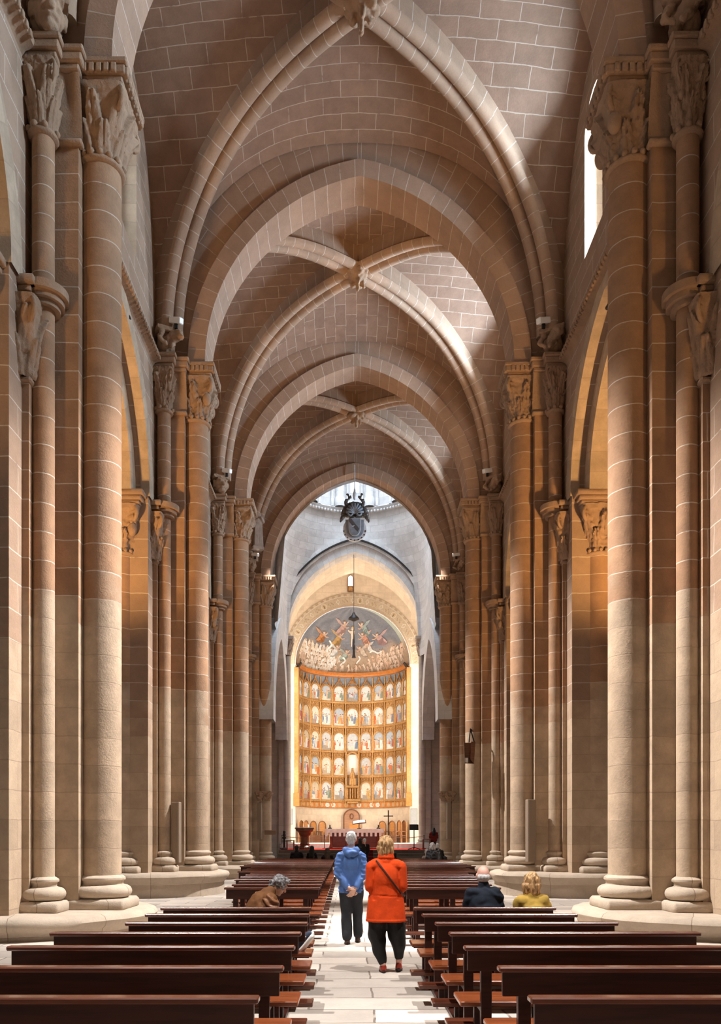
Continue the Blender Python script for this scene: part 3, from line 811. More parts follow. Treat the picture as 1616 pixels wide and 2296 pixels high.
# small black spotlights on the walls
for loc, lab in (((-5.9, 20.4, 14.9), 'tiny black spotlight on the left nave wall between near piers'), ((5.9, 19.2, 14.4), 'tiny black spotlight on the right nave wall above the arcade')):
    t = thing('spotlight', lab, 'spotlight', loc)
    s = 1 if loc[0] > 0 else -1
    MB().tube([(s*.22, 0, .1), (0, 0, .1), (0, 0, .02)], .022).build('bracket', M['black'], t)
    MB().tube([(0, .08, -.02), (-s*.02, -.14, -.10)], [.05, .06], 12).build('housing', M['black'], t)
o = MB().bbox((-.30, -.03, -.12), (.30, 0, .12), .01).build('wall_plaque', M['plaque']); o.location = (-4.50, 42.36, 1.9)
tag(o, 'small dark plaque low on the left crossing pier', 'plaque')
# =================================================================== CROSSING, LANTERN, CHOIR
def PXW(px, D): return CAMX+(px-VX)*D/F
def PZW(py, D): return CAMH+(VY-py)*D/F
CYc, HC = 47.6, 4.45
# pendentive shell from the square crossing up to the round drum
mb = MB()
EA, EZ, EH = 4.4, 14.6, 5.5
def shell(u, v):
    a = 2*PI*u; c, s = math.cos(a), math.sin(a)
    lat = HC*min(1, abs(c)/max(abs(s), 1e-6)) if abs(s) > abs(c) else HC*min(1, abs(s)/max(abs(c), 1e-6))
    zlo = arch_h(min(lat, EA+.55), EA+.6, EZ, EH+.65) if abs(s) >= abs(c) else 13.35; z = zlo+(22.75-zlo)*v
    k = max(0, min(1, (z-16)/6.75)); p = 2+10*(1-k)**2.2
    r = HC/((abs(c)**p+abs(s)**p)**(1/p)); r = min(r, HC*1.42)
    return (r*c, CYc+r*s, z), (a*HC, z)
mb.grid(144, 18, shell)
struct(autosmooth(mb.build('wall_pendentives', M['grey']), 40))
DR = 4.38
mb = MB()
mb.lathe([(DR+.0, 0), (DR-.18, .02), (DR-.22, .10), (DR-.12, .14), (DR-.24, .26), (DR-.10, .34), (DR, .36)], (0, CYc, 22.6), 96)
for k in range(120):
    a = 2*PI*k/120; p = Vector((math.cos(a)*(DR-.2), CYc+math.sin(a)*(DR-.2), 22.62)); bm = bmesh.new(); prim_bm(bm, [('e', p, (.07, .07, .09))]); mb.add_bm(bm)
struct(autosmooth(mb.build('trim_lantern', M['grey']), 40))
NWIN = 14
mb = MB(); pn = []
for k in range(NWIN):
    ac = PI/2+2*PI*k/NWIN; da = PI/NWIN; w = .26/DR
    def seg(a0, a1, z0, z1, r=DR):
        for q in range(4):
            b0, b1 = a0+(a1-a0)*q/4, a0+(a1-a0)*(q+1)/4
            mb.poly([(r*math.cos(b1), CYc+r*math.sin(b1), z0), (r*math.cos(b0), CYc+r*math.sin(b0), z0), (r*math.cos(b0), CYc+r*math.sin(b0), z1), (r*math.cos(b1), CYc+r*math.sin(b1), z1)], [(b1*DR, z0), (b0*DR, z0), (b0*DR, z1), (b1*DR, z1)])
    seg(ac-da, ac-w, 22.9, 28); seg(ac+w, ac+da, 22.9, 28); seg(ac-w, ac+w, 22.9, 23.95); seg(ac-w, ac+w, 27.2, 28)
    for e in (-w, w):
        b = ac+e; mb.poly([(DR*math.cos(b), CYc+DR*math.sin(b), 23.95), ((DR+.4)*math.cos(b), CYc+(DR+.4)*math.sin(b), 23.95), ((DR+.4)*math.cos(b), CYc+(DR+.4)*math.sin(b), 27.2), (DR*math.cos(b), CYc+DR*math.sin(b), 27.2)])
    seg(ac-w, ac+w, 23.0, 28, DR+.42)
    m2 = MB(); r = DR+.36
    m2.poly([(r*math.cos(ac-w), CYc+r*math.sin(ac-w), 23.9), (r*math.cos(ac+w), CYc+r*math.sin(ac+w), 23.9), (r*math.cos(ac+w), CYc+r*math.sin(ac+w), 27.3), (r*math.cos(ac-w), CYc+r*math.sin(ac-w), 27.3)])
    pn.append(m2)
drum = struct(flipfix(mb.build('wall_drum', M['grey'])))
for k, m2 in enumerate(pn): struct(m2.build('window_lantern', M['lanternpane']))
mb = MB()
for k in range(NWIN):
    for dd, r in ((.5, .29), (.24, .09), (.76, .09)):
        a = PI/2+2*PI*(k+dd)/NWIN; c = ((DR-.06)*math.cos(a), CYc+(DR-.06)*math.sin(a), 22.95)
        mb.lathe([(r*1.18, 0), (r*1.18, .52), (r*1.05, .56), (r, .62), (r, 4.3), (r*1.3, 4.7)], c, 14)
struct(autosmooth(mb.build('trim_lantern_shafts', M['grey']), 50))
mb = MB(); mb.lathe([(DR*math.cos(PI/2*k/12), DR*.9*math.sin(PI/2*k/12)) for k in range(13)], (0, CYc, 28), 48); struct(mb.build('ceiling_dome', M['grey'], smooth=True))

def arch_thing(name, label, y, m, a, zs, h, specs, along='y', xc=0):
    t = thing(name, label, 'arch')
    for nm, da, d, w0, w1 in specs:
        m2 = MB(); arch_band(m2, a+da, zs, h+da*1.1, d, w0, w1, y, along=along, xc=xc)
        autosmooth(flipfix(m2.build(nm, m, t)), 30)
    return t
# arches on the east, north and south sides of the crossing
arch_thing('choir_arch', 'grey pointed stone arch framing the bright choir and altar', 0, M['grey'], EA, EZ, EH, (('inner_order', 0, .62, 51.95, 53.0), ('outer_order', .5, .5, 51.80, 52.3)))
m2 = MB(); arch_band(m2, EA+.62, EZ, EH+.74, .09, 51.70, 52.0, 0); o = autosmooth(flipfix(m2.build('hood_moulding', M['iron'])), 30)
tag(o, 'dark hood moulding lining the choir arch', 'moulding')
for s in (-1, 1):
    arch_thing('transept_arch', 'pointed arch opening from the crossing to the %s transept' % sd[s], CYc, M['grey'], 3.9, 7.9, EH, (('inner_order', 0, 1.2, s*4.35, s*5.1),), along='x')
# walls beside the choir arch, east responds
for s in (-1, 1):
    slab('wall_east_'+sd[s], (min(s*4.62, s*13.4), 52.1, 0), (max(s*4.62, s*13.4), 53.0, 21), M['greycol'])
    t = thing('choir_respond', 'slender grey shaft and dark capital carrying the choir arch on the %s' % sd[s], 'column', (s*4.42, 52.15, PZ))
    MB().lathe([(.27, .5), (.27, 12.45)], (0, 0, 0), 28).build('column', M['greycol'], t, smooth=True)
    m2 = MB().lathe(torus_prof(.27, 0, .6), (0, 0, 0), 28).bbox((-.42, -.42, 0), (.42, .42, .2), .03); autosmooth(m2.build('base', M['greycol'], t), 45)
    m2 = capital_mesh(.28, .40, 1.0, 11+s, 7)
    for k, v in enumerate(m2.v): m2.v[k] = (v[0], v[1], v[2]+12.5)
    autosmooth(m2.build('capital', M['statue'], t), 60)
    m2 = MB().bbox((-.5, -.48, 13.48), (.5, .48, 13.72), .04); m2.build('abacus', M['statue'], t)
    MB().box((min(s*.05, s*.5), -.2, 0), (max(s*.05, s*.5), .9, 13.7)).build('jamb', M['greycol'], t)

# choir walls, barrel vault and east wall with the opening of the apse
AX, AY, AR, AZ = -.12, 57.5, 4.1, 14.05
BA, BZ, BH = 4.95, 14.6, 5.95
for s in (-1, 1):
    slab('wall_choir_'+sd[s], (min(s*5.0, s*5.4), 53.0, PZ), (max(s*5.0, s*5.4), 57.7, 15.2), M['pale'])
mb = MB(); R, c = pointed(BA, BH); te = math.acos(-c/R)
for s in (-1, 1):
    mb.grid(20, 6, lambda u, v: ((s*(c+R*math.cos(te*u)), 52.9+4.8*v, BZ+R*math.sin(te*u)), (v*4.8, R*te*u)))
struct(mb.build('ceiling_choir', M['pale'], smooth=True))
mb = MB(); xs = sorted(set([-5.0, 5.0]+[AX+AR*math.cos(PI*k/60) for k in range(61)]+[-5+.25*k for k in range(41)]))
for a, b in zip(xs, xs[1:]):
    def lo(x, m): return PZ if abs(m-AX) > AR else AZ+math.sqrt(max(0, AR*AR-(x-AX)**2))
    mid = (a+b)/2
    q = [(a, AY, lo(a, mid)), (b, AY, lo(b, mid)), (b, AY, arch_h(min(abs(b), BA), BA, BZ, BH)), (a, AY, arch_h(min(abs(a), BA), BA, BZ, BH))]
    mb.poly(q, [(p[0], p[2]) for p in q])
struct(mb.build('wall_choir_east', M['pale']))
# apse: lower stone drum and half dome
mb = MB(); mb.grid(48, 1, lambda u, v: ((AX+AR*math.cos(PI*u), AY+AR*math.sin(PI*u), PZ+(AZ-PZ)*v), (PI*u*AR, PZ+(AZ-PZ)*v)))
struct(mb.build('wall_apse', M['pale'], smooth=True))
# raised dais
slab('floor_dais', (-4.7, 51.0, PZ), (4.7, 62, 1.24), M['linen'])

# shafts and mouldings on the choir side walls
for s in (-1, 1):
    m2 = MB().lathe([(.16, 0), (.16, 6.9), (.22, 7.0), (.30, 7.25), (.30, 7.4)], (s*4.85, 56.6, PZ), 16); o = autosmooth(m2.build('wall_shaft', M['pale']), 50)
    tag(o, 'pale half shaft with small capital on the %s choir wall' % sd[s], 'column')
    m2 = MB().bbox((min(s*4.7, s*5.0), 53.0, 13.7), (max(s*4.7, s*5.0), 57.5, 13.95), .04); struct(m2.build('trim_choir_'+sd[s], M['pale']))

# painted plaster helpers ------------------------------------------------
FLESH = [(.80, .56, .42), (.86, .66, .52), (.74, .48, .34), (.90, .74, .62)]
ROBES = [(.70, .20, .08), (.80, .32, .14), (.22, .30, .44), (.34, .40, .50), (.86, .84, .80), (.92, .90, .88), (.66, .44, .16), (.55, .16, .14), (.30, .36, .30), (.78, .58, .44), (.45, .50, .56)]
def shp(mb, mp, pts, d, col):
    mb.poly([mp(x, y, d) for x, y in pts], None, col)
def figure2d(mb, mp, x, y, h, rng, d, robe=None, skin=None, lean=0.0, nude=False):
    """small standing painted figure: robe, arm, head; x,y = feet"""
    robe = robe or rng.choice(ROBES); skin = skin or rng.choice(FLESH)
    w = h*.16
    R = lambda px, py: (x+px*h+lean*py*h, y+py*h)
    if nude:
        shp(mb, mp, [R(-.10, 0), R(-.04, 0), R(-.01, .42), R(.03, .42), R(.08, 0), R(.14, 0), R(.10, .5), R(.13, .8), R(-.12, .8), R(-.09, .5)], d, skin)
    else:
        shp(mb, mp, [R(-.20, 0), R(.18, 0), R(.15, .35), R(.13, .62), R(.10, .80), R(-.10, .80), R(-.14, .60), R(-.16, .3)], d, robe)
        dk = tuple(c*.62 for c in robe); shp(mb, mp, [R(-.04, 0), R(.03, 0), R(.04, .5), R(0, .62)], d+.002, dk)
        shp(mb, mp, [R(.06, .02), R(.12, .02), R(.09, .45)], d+.002, tuple(min(1, c*1.25) for c in robe))
    sgn = rng.choice((-1, 1)); up = rng.uniform(-.25, .3)
    shp(mb, mp, [R(sgn*.08, .76), R(sgn*.12, .66), R(sgn*.27, .66+up-.04), R(sgn*.27, .66+up+.03)], d+.003, skin if nude else tuple(c*.85 for c in (robe)))
    shp(mb, mp, [R(.075*math.cos(t*PI/4), .885+.085*math.sin(t*PI/4)) for t in range(8)], d+.004, skin)
    shp(mb, mp, [R(.08*math.cos(t*PI/5), .90+.095*math.sin(t*PI/5)) for t in range(6)], d+.005, (.25, .15, .08) if rng.random() < .6 else (.7, .5, .25))

# fresco in the half dome
def dome(x, y, d):
    r = AR-.01-d; a = x/AR; e = y/AR
    e = max(0.0, min(PI/2-.001, e))
    return (AX+r*math.cos(e)*math.sin(a), AY+r*math.cos(e)*math.cos(a), AZ+r*math.sin(e))
def bowl(x, y, d):      # the same surface addressed by its front elevation
    r = AR-.01-d; q = math.hypot(x, max(0, y)); y = max(0.0, y)
    if q > r*.985: x *= r*.985/q; y *= r*.985/q
    return (AX+x, AY+math.sqrt(max(0, r*r-x*x-y*y)), AZ+y)
rng = random.Random(3)
mb = MB(); NA, NE = 60, 30
for j in range(NE):
    for i in range(NA):
        a0, a1 = [(-PI/2+PI*k/NA)*AR for k in (i, i+1)]; e0, e1 = [(PI/2*k/NE)*AR for k in (j, j+1)]
        t = (j+.5)/NE+.05*math.sin(i*.5)
        g = (.23, .245, .285); lowc = (.48, .36, .26)
        k = max(0, min(1, (t-.22)/.14)); n = noise.noise(Vector((i*.25, j*.3, 1)))*.07
        if (i/NA) > .9: g = (.50, .56, .48)
        col = tuple(max(0, lowc[q]*(1-k)+g[q]*k+n) for q in range(3))
        mb.poly([dome(a0, e0, 0), dome(a1, e0, 0), dome(a1, e1, 0), dome(a0, e1, 0)], None, col)
d = .01
for row in range(6):       # crowd of pale robed figures on the left
    for k in range(13-row):
        x = -3.9+k*.235+row*.05+rng.uniform(-.06, .06); z = .02+(5-row)*.30+rng.uniform(-.05, .05)-(0 if k < 8 else (k-8)*.14)
        figure2d(mb, bowl, x, z, .60, rng, .01+row*.012+k*.0004, rng.choice([(.90, .86, .80), (.84, .74, .64), (.88, .76, .64), (.66, .50, .38), (.92, .90, .86)]), None, rng.uniform(.0, .35))
for row in range(5):       # crowd of bare figures on the right
    for k in range(11-row):
        x = 3.75-k*.24-row*.05+rng.uniform(-.08, .08); z = .02+(4-row)*.30+rng.uniform(-.05, .05)-max(0, k-6)*.14
        figure2d(mb, bowl, x, z, .58, rng, .01+row*.012+k*.0004, None, rng.choice(FLESH), rng.uniform(-.5, .2), True)
for k in range(13):        # small figures along the bottom
    figure2d(mb, bowl, -1.5+k*.25, .0+rng.uniform(0, .35), .56, rng, .08+k*.0005, None, rng.choice(FLESH), rng.uniform(-.6, .6), True)
def band(pts, ws, col, d):
    L = []; Rr = []
    for k, (x, y) in enumerate(pts):
        a, b = pts[max(0, k-1)], pts[min(len(pts)-1, k+1)]; dx, dy = b[0]-a[0], b[1]-a[1]; l = math.hypot(dx, dy) or 1
        L.append((x-dy/l*ws[k], y+dx/l*ws[k])); Rr.append((x+dy/l*ws[k], y-dx/l*ws[k]))
    for k in range(len(pts)-1): shp(mb, bowl, [L[k], L[k+1], Rr[k+1], Rr[k]], d, col if k % 2 else tuple(c*.88 for c in col))
def floating(x, z, w, h, col, rng, d):     # a robed figure in flight: sweeping drapery, cloak, arms, head
    sg = 1 if x < 0 else -1; dk = tuple(c*.55 for c in col); lt = tuple(min(1, c*1.2) for c in col)
    sp = [(x+sg*w*(.10-.62*t)+.05*math.sin(t*6+x), z+h*(.34-.55*t-.25*t*(1-t))) for t in (0, .2, .4, .6, .8, 1)]
    band([(px+.03, pz-.07) for px, pz in sp], [w*.12, w*.2, w*.24, w*.2, w*.15, w*.02], dk, d)
    band(sp, [w*.09, w*.17, w*.19, w*.17, w*.12, w*.02], col, d+.003)
    band([(px, pz+.03) for px, pz in sp[1:]], [w*.04, w*.06, w*.04, w*.05, w*.01], lt, d+.005)
    band([(x-sg*w*.05, z+h*.28), (x+sg*w*.22, z+h*.34), (x+sg*w*.42, z+h*.52)], [.05, .04, .03], (.70, .50, .38), d+.006)
    band([(x+sg*w*.05, z+h*.30), (x+sg*w*.28, z+h*.16), (x+sg*w*.46, z+h*.20)], [.05, .04, .03], (.66, .46, .34), d+.006)
    band([(x-sg*w*.05, z+h*.30), (x-sg*w*.30, z+h*.48), (x-sg*w*.55, z+h*.62)], [.04, .09, .01], tuple(c*.8+.1 for c in col), d+.002)
    shp(mb, bowl, [(x+sg*w*.12+.085*math.cos(q*PI/4), z+h*.46+.095*math.sin(q*PI/4)) for q in range(8)], d+.007, (.74, .55, .42))
    shp(mb, bowl, [(x+sg*w*.10+.085*math.cos(q*PI/5), z+h*.49+.085*math.sin(q*PI/5)) for q in range(6)], d+.008, (.30, .19, .11))
for k, (x, z, w, h, rb) in enumerate(((-2.2, 2.4, .9, .8, (.60, .27, .11)), (-1.05, 2.35, 1.0, 1.15, (.55, .35, .14)), (-.70, 3.05, .95, .95, (.58, .38, .34)), (.85, 2.35, 1.0, 1.1, (.64, .32, .23)), (.80, 3.0, .9, .9, (.36, .46, .44)), (1.95, 2.3, 1.1, .9, (.58, .38, .37)), (-1.25, 1.6, .8, 1.0, (.78, .78, .76)), (-.55, 1.35, .8, .9, (.40, .48, .44)), (.65, 1.6, .85, .9, (.66, .55, .45)), (1.2, 1.85, .7, .75, (.74, .70, .66)))):
    floating(x, z, w, h, rb, rng, .04+.001*k)
figure2d(mb, bowl, 0.0, 2.05, 1.25, rng, .06, None, (.86, .70, .56), .0, True)
def ribbon(pts, w, col, dd):
    for (x0, y0), (x1, y1) in zip(pts, pts[1:]):
        L = math.hypot(x1-x0, y1-y0); nx, ny = -(y1-y0)/L*w, (x1-x0)/L*w
        shp(mb, bowl, [(x0+nx, y0+ny), (x1+nx, y1+ny), (x1-nx, y1-ny), (x0-nx, y0-ny)], dd, col)
ribbon([(-1.75+.18*math.sin(k*.9), 2.35-.13*k) for k in range(7)], .06, (.92, .91, .88), .06)
ribbon([(-.75+.2*math.sin(k*.9), 1.3-.12*k) for k in range(6)], .06, (.92, .91, .88), .06)
ribbon([(1.3+.18*k, 1.6+.10*math.sin(k*1.3)) for k in range(6)], .05, (.92, .91, .88), .06)
ribbon([(.45+.14*math.sin(k), 1.4-.11*k) for k in range(6)], .05, (.92, .91, .88), .06)
struct(mb.build('ceiling_apse', M['fresco'], colors=True, smooth=False))

# painted border round the half dome
mb = MB(); r0, r1 = AR+.02, AR+.92
def ringp(t, r, d=.0): return (max(-4.97, min(4.97, AX+r*math.cos(t))), AY-.03-d, AZ+r*math.sin(t))
n = 72
for k in range(n):
    t0, t1 = PI*k/n, PI*(k+1)/n
    for (a, b, c, dd) in ((r0, r0+.10, (.62, .46, .32), .03), (r0+.10, r0+.16, (.80, .70, .56), .01), (r0+.16, r0+.70, (.66, .54, .40), 0), (r0+.70, r0+.76, (.80, .70, .58), .02), (r0+.76, r1, (.72, .60, .46) if k % 2 else (.52, .40, .28), .03)):
        mb.poly([ringp(t0, a, dd), ringp(t1, a, dd), ringp(t1, b, dd), ringp(t0, b, dd)], None, c)
for k in range(27):
    tc = PI*(k+.5)/27; rc = r0+.43
    mp = lambda x, y, d: ringp(tc+x/rc, rc+y, .01+d)
    if k % 5 == 2:
        shp(mb, mp, [(.21*math.cos(q*PI/8), .24*math.sin(q*PI/8)) for q in range(16)], .0, (.82, .74, .60))
        shp(mb, mp, [(.16*math.cos(q*PI/8), .18*math.sin(q*PI/8)) for q in range(16)], .004, (.70, .56, .38))
        figure2d(mb, mp, 0, -.14, .28, rng, .006, (.36, .25, .16))
    elif k % 2:
        shp(mb, mp, [(-.13, 0), (0, .22), (.13, 0), (0, -.22)], 0, (.84, .78, .68)); shp(mb, mp, [(-.08, 0), (0, .14), (.08, 0), (0, -.14)], .004, (.66, .54, .40))
    else:
        for q in range(5): shp(mb, mp, [(-.16+.08*q-.03, -.16+.1*(q % 3)), (-.16+.08*q+.04, -.10+.1*(q % 3)), (-.16+.08*q, .02+.08*(q % 3))], 0, rng.choice([(.40, .30, .20), (.48, .38, .26), (.50, .34, .20)]))
o = mb.build('painted_border', M['fresco'], colors=True); tag(o, 'painted ornamental band round the half dome over the altarpiece', 'painted border')

# small window above the apse
t = thing('window_17', '', '', (AX-.15, AY-.05, 19.2)); del t['label'], t['category']; struct(t)
def archp(w, h, n=8): return [(-w, 0), (w, 0)]+[(w*math.cos(PI*k/n), h-w+w*math.sin(PI*k/n)) for k in range(n+1)]
m2 = MB(); m2.poly([(x, -.02, z) for x, z in archp(.22, 1.2)]); m2.build('frame', M['brownwood'], t)
m2 = MB(); m2.poly([(x, -.04, z+.42) for x, z in archp(.16, .72)]); m2.build('pane', M['lampglow'], t)
m2 = MB(); m2.poly([(x*.75, -.04, z*.28+.06) for x, z in archp(.2, 1.0)]); m2.build('pane', M['goldpale'], t)

# =================================================================== ALTARPIECE
t = thing('altarpiece', 'tall curved gilded altarpiece of painted arched panels in the apse', 'altarpiece', (AX, AY, 3.86))
def cyl(th0, R):      # map arc metres/height to the curved front
    return lambda x, z, d: ((R-d)*math.sin(th0+x/R), (R-d)*math.cos(th0+x/R), z-3.86)
RT = 4.0
rows = [(11.92, 13.72), (10.06, 11.92), (8.16, 10.06), (6.28, 8.16), (4.40, 6.28)]
mb = MB(); mb.grid(60, 1, lambda u, v: (cyl(0, RT+.04)(-RT*1.5+RT*3.0*u, 3.86+(14.05-3.86)*v, 0), (u, v))); mb.build('backing', M['gold'], t, smooth=True)
mb = MB()
mb.grid(60, 1, lambda u, v: (cyl(0, RT)(-RT*1.45+RT*2.9*u, 12.6+1.3*v, 0), (u, v))); mb.build('upper_ground', M['shieldgrey'], t, smooth=True)
for ri, (z0, z1) in enumerate(rows):
    for k in range(-5, 6):
        if k == 0 and ri >= 3: continue
        rg = random.Random(ri*20+k); th = math.radians(15.3*k); mp = cyl(th, RT); w = .505 if k else .535
        H = z1-z0-.12; ph = H*.76 if ri else H*.68
        mb = MB(); top = rg.choice([(.50, .58, .68), (.80, .82, .84), (.72, .62, .46), (.62, .66, .70), (.84, .78, .66)])
        out = [(x, z0+.1+z) for x, z in archp(w*.86, ph, 8)]
        shp(mb, mp, out, .04, top)
        # ground, building and figures
        shp(mb, mp, [(-w*.85, z0+.1), (w*.85, z0+.1), (w*.85, z0+.1+ph*.22), (-w*.85, z0+.1+ph*.3)], .045, rg.choice([(.80, .74, .66), (.56, .46, .34), (.84, .80, .76), (.42, .36, .30)]))
        if rg.random() < .75:
            bx = rg.uniform(-.2, .2); bw = rg.uniform(.10, .22); bc = rg.choice([(.86, .85, .84), (.72, .70, .70), (.80, .60, .48), (.34, .36, .44), (.90, .89, .88)])
            shp(mb, mp, [(bx-bw, z0+.3), (bx+bw, z0+.3), (bx+bw, z0+.1+ph*.72), (bx, z0+.1+ph*.86), (bx-bw, z0+.1+ph*.72)], .048, bc)
            shp(mb, mp, [(bx-bw*.4, z0+.35), (bx+bw*.4, z0+.35), (bx+bw*.4, z0+.1+ph*.5), (bx-bw*.4, z0+.1+ph*.5)], .05, tuple(c*.45 for c in bc))
        nf = rg.randint(4, 6)
        for q in range(nf):
            figure2d(mb, mp, -w*.66+w*1.32*(q+.5)/nf+rg.uniform(-.04, .04), z0+.12+rg.uniform(0, .18), ph*rg.uniform(.45, .62), rg, .055+q*.004, None, None, rg.uniform(-.2, .2))
        pn = mb.build('painted_panel', M['paint'], t, colors=True)
        # gilded arch and tracery over the picture
        mb = MB(); aa = archp(w*.86, ph, 12)[2:]; wd = .07
        for rr, dd in ((w*.86, .11), (w*.98, .09)):
            pts = [mp(w*.0+rr*math.cos(PI*q/12), z0+.1+ph-w*.86+rr*math.sin(PI*q/12), dd) for q in range(13)]
            mb.tube([mp(rr, z0+.1, dd)]+pts+[mp(-rr, z0+.1, dd)], .030, 5)
        zt = z0+.1+ph
        if ri:
            for q in range(7): 
                x = -w*.8+w*1.6*q/6; mb.tube([mp(x, zt+.02-.22*(abs(x)/w)**2-.04, .09), mp(x*.9, z1-.10, .09)], .020, 4)
            for q in range(3):
                x = -.26+.26*q; mb.tube([mp(x+.10*math.cos(s_*PI/4), z1-.24+.10*math.sin(s_*PI/4), .10) for s_ in range(9)], .018, 4)
        mb.build('tracery', M['goldpale'], pn)
        if ri == 0:        # crocketed gable
            mb = MB(); apex = 13.62 if k else 13.78; b = z0+H*.66
            shp(mb, mp, [(-w, b-.06), (0, apex-.05), (w, b-.06), (w*.86, b-.10), (w*.6, b+.2), (0, b+.42), (-w*.6, b+.2), (-w*.86, b-.10)], .07, None)
            for s in (-1, 1):
                mb.tube([mp(s*w, b-.05, .10), mp(0, apex, .10)], .040, 5)
                for q in range(7):
                    u = q/7; p = mp(s*w*(1-u), b-.05+(apex-b)*u, .12); bm = bmesh.new(); prim_bm(bm, [('e', p, (.045, .045, .06))]); mb.add_bm(bm)
            bm = bmesh.new(); prim_bm(bm, [('e', mp(0, apex+.08, .1), (.06, .06, .11))]); mb.add_bm(bm)
            mb.build('gable', M['gold'], t)
for k in range(12):        # uprights
    th = math.radians(15.3*(k-5.5)); mp = cyl(th, RT); mb = MB(); mb.tube([mp(0, 4.0, .09), mp(0, 13.75, .09)], .045, 6)
    for z0, z1 in rows[1:]: mb.tube([mp(0, z0, .09), mp(0, z0+.12, .09)], .075, 6)
    mb.build('upright', M['goldpale'], t)
for z in (11.92, 10.06, 8.16, 6.28, 4.40):
    mb = MB()
    for dz, rr, dd in ((0, .055, .10), (.07, .035, .08), (-.06, .03, .09)):
        mb.tube([cyl(0, RT)(-RT*1.47+RT*2.94*q/48, z+dz, dd) for q in range(49)], rr, 6)
    mb.build('cornice', M['goldpale'], t, smooth=True)
mb = MB(); mb.grid(60, 1, lambda u, v: (cyl(0, RT-.06)(-RT*1.46+RT*2.92*u, 3.88+.42*v, 0), (u, v)))
mb.build('predella', M['goldframe'], t, smooth=True)
mb = MB(); rg = random.Random(5)
for k in range(23):
    th = math.radians(-80+160*k/22); mp = cyl(th, RT-.06); 
    big = k in (7, 8, 14, 15, 12)
    shp(mb, mp, [((.20 if q % 2 else .15)*math.cos(q*PI/8), 4.09+(.20 if q % 2 else .15)*math.sin(q*PI/8)) for q in range(16)], .02, (.90, .88, .84) if big else (.66, .38, .14))
    shp(mb, mp, [(.10*math.cos(q*PI/6), 4.09+.10*math.sin(q*PI/6)) for q in range(12)], .03, (.60, .42, .28) if not big else (.80, .70, .58))
mb.build('predella_medallions', M['paint'], t, colors=True)
mb = MB()      # curved crowning board
for q in range(60):
    pass
prof = [(.0, 13.86), (.16, 13.88), (.22, 13.98), (.30, 14.05), (.30, 14.16), (.02, 14.18)]
mb.grid(60, 5, lambda u, v: ((lambda p: cyl(0, RT)(-RT*1.5+RT*3.0*u, p[1], p[0]))(prof[round(v*5)]), (u, v))); mb.build('crowning_cornice', M['goldframe'], t, smooth=False)
for s in (-1, 1):
    x = s*(RT+.02); m2 = MB().bbox((min(x-.16*s, x+.16*s), -.12, .0), (max(x-.16*s, x+.16*s), .12, 9.95), .02).bbox((min(x-.22*s, x+.22*s), -.18, 0), (max(x-.22*s, x+.22*s), .18, .95), .03); m2.build('side_post', M['goldframe'], t)
    m2 = MB().tube([(x-.1*s, 0, 9.9), (x-.35*s, .05, 10.3)], .09, 6); m2.build('finial', M['iron'], t)
# central niche
mp = cyl(0, RT); mb = MB()
mb.bbox((-.50, RT-.36, .55), (-.42, RT-.02, 4.3), .01).bbox((.42, RT-.36, .55), (.50, RT-.02, 4.3), .01).bbox((-.5, RT-.4, 1.55), (.5, RT-.02, 1.72), .02)
for q in range(5): mb.bbox((-.42+.19*q, RT-.42, .72), (-.32+.19*q, RT-.3, 1.5), .02)
mb.bbox((-.62, RT-.5, .52), (.62, RT-.02, .70), .04).bbox((-.45, RT-.44, .36), (.45, RT-.02, .52), .04)
for q in range(12):
    a0, a1 = PI*q/12, PI*(q+1)/12; mb.tube([(.46*math.cos(a0), RT-.3, 3.7+.55*math.sin(a0)), (.46*math.cos(a1), RT-.3, 3.7+.55*math.sin(a1))], .06, 5)
mb.build('central_niche', M['goldpale'], t)
m2 = MB().bbox((-.42, RT-.05, 1.7), (.42, RT-.01, 4.1), .01); m2.build('niche_back', M['linen'], t)
pr = [('c', (0, 0, .05), .22, (0, 0, .55), .20), ('c', (0, 0, .55), .20, (0, 0, .95), .13), ('c', (-.12, -.05, .9), .06, (-.2, -.18, .62), .05), ('c', (.12, -.05, .9), .06, (.12, -.2, .66), .05),
      ('e', (0, -.02, 1.14), (.09, .10, .12)), ('c', (.06, -.2, .55), .08, (.06, -.2, .78), .07), ('e', (.06, -.22, .90), (.055, .055, .065)), ('e', (0, 0, 1.27), (.10, .10, .06)), ('c', (-.15, -.16, .45), .11, (-.17, -.18, .1), .12), ('c', (.15, -.16, .45), .11, (.17, -.18, .1), .12)]
o = blob('seated_madonna', pr, .025, M['goldpale'], None, 1); o.location = (AX, AY+RT-.26, 3.86+1.74)
tag(o, 'small gilded statue seated in the central niche of the altarpiece', 'statue')

# =================================================================== ALTAR AND CHOIR FURNITURE
AD = 48.2; ax0, ax1 = PXW(730, AD), PXW(859, AD); axc = (ax0+ax1)/2; aw = (ax1-ax0)/2
t = thing('altar', 'dark red wooden altar table with columns, under white cloth', 'altar', (axc, AD, PZ))
m2 = MB().bbox((-aw+.25, .15, .0), (aw-.25, .95, 1.14), .02).bbox((-aw+.15, .05, 0), (aw-.15, 1.05, .12), .02); m2.build('body', M['redwood'], t)
for x in (-aw+.32, -.45, .45, aw-.32):
    m2 = MB().lathe([(.11, .12), (.11, .2), (.075, .28), (.075, .92), (.11, 1.0), (.11, 1.1)], (x, .12, 0), 14); autosmooth(m2.build('column', M['redwood'], t), 50)
m2 = MB().bbox((-aw, 0, 1.14), (aw, 1.1, 1.22), .015); m2.build('tabletop', M['redwood'], t)
m2 = MB().box((-aw-.02, -.02, 1.222), (aw+.02, 1.12, 1.235))
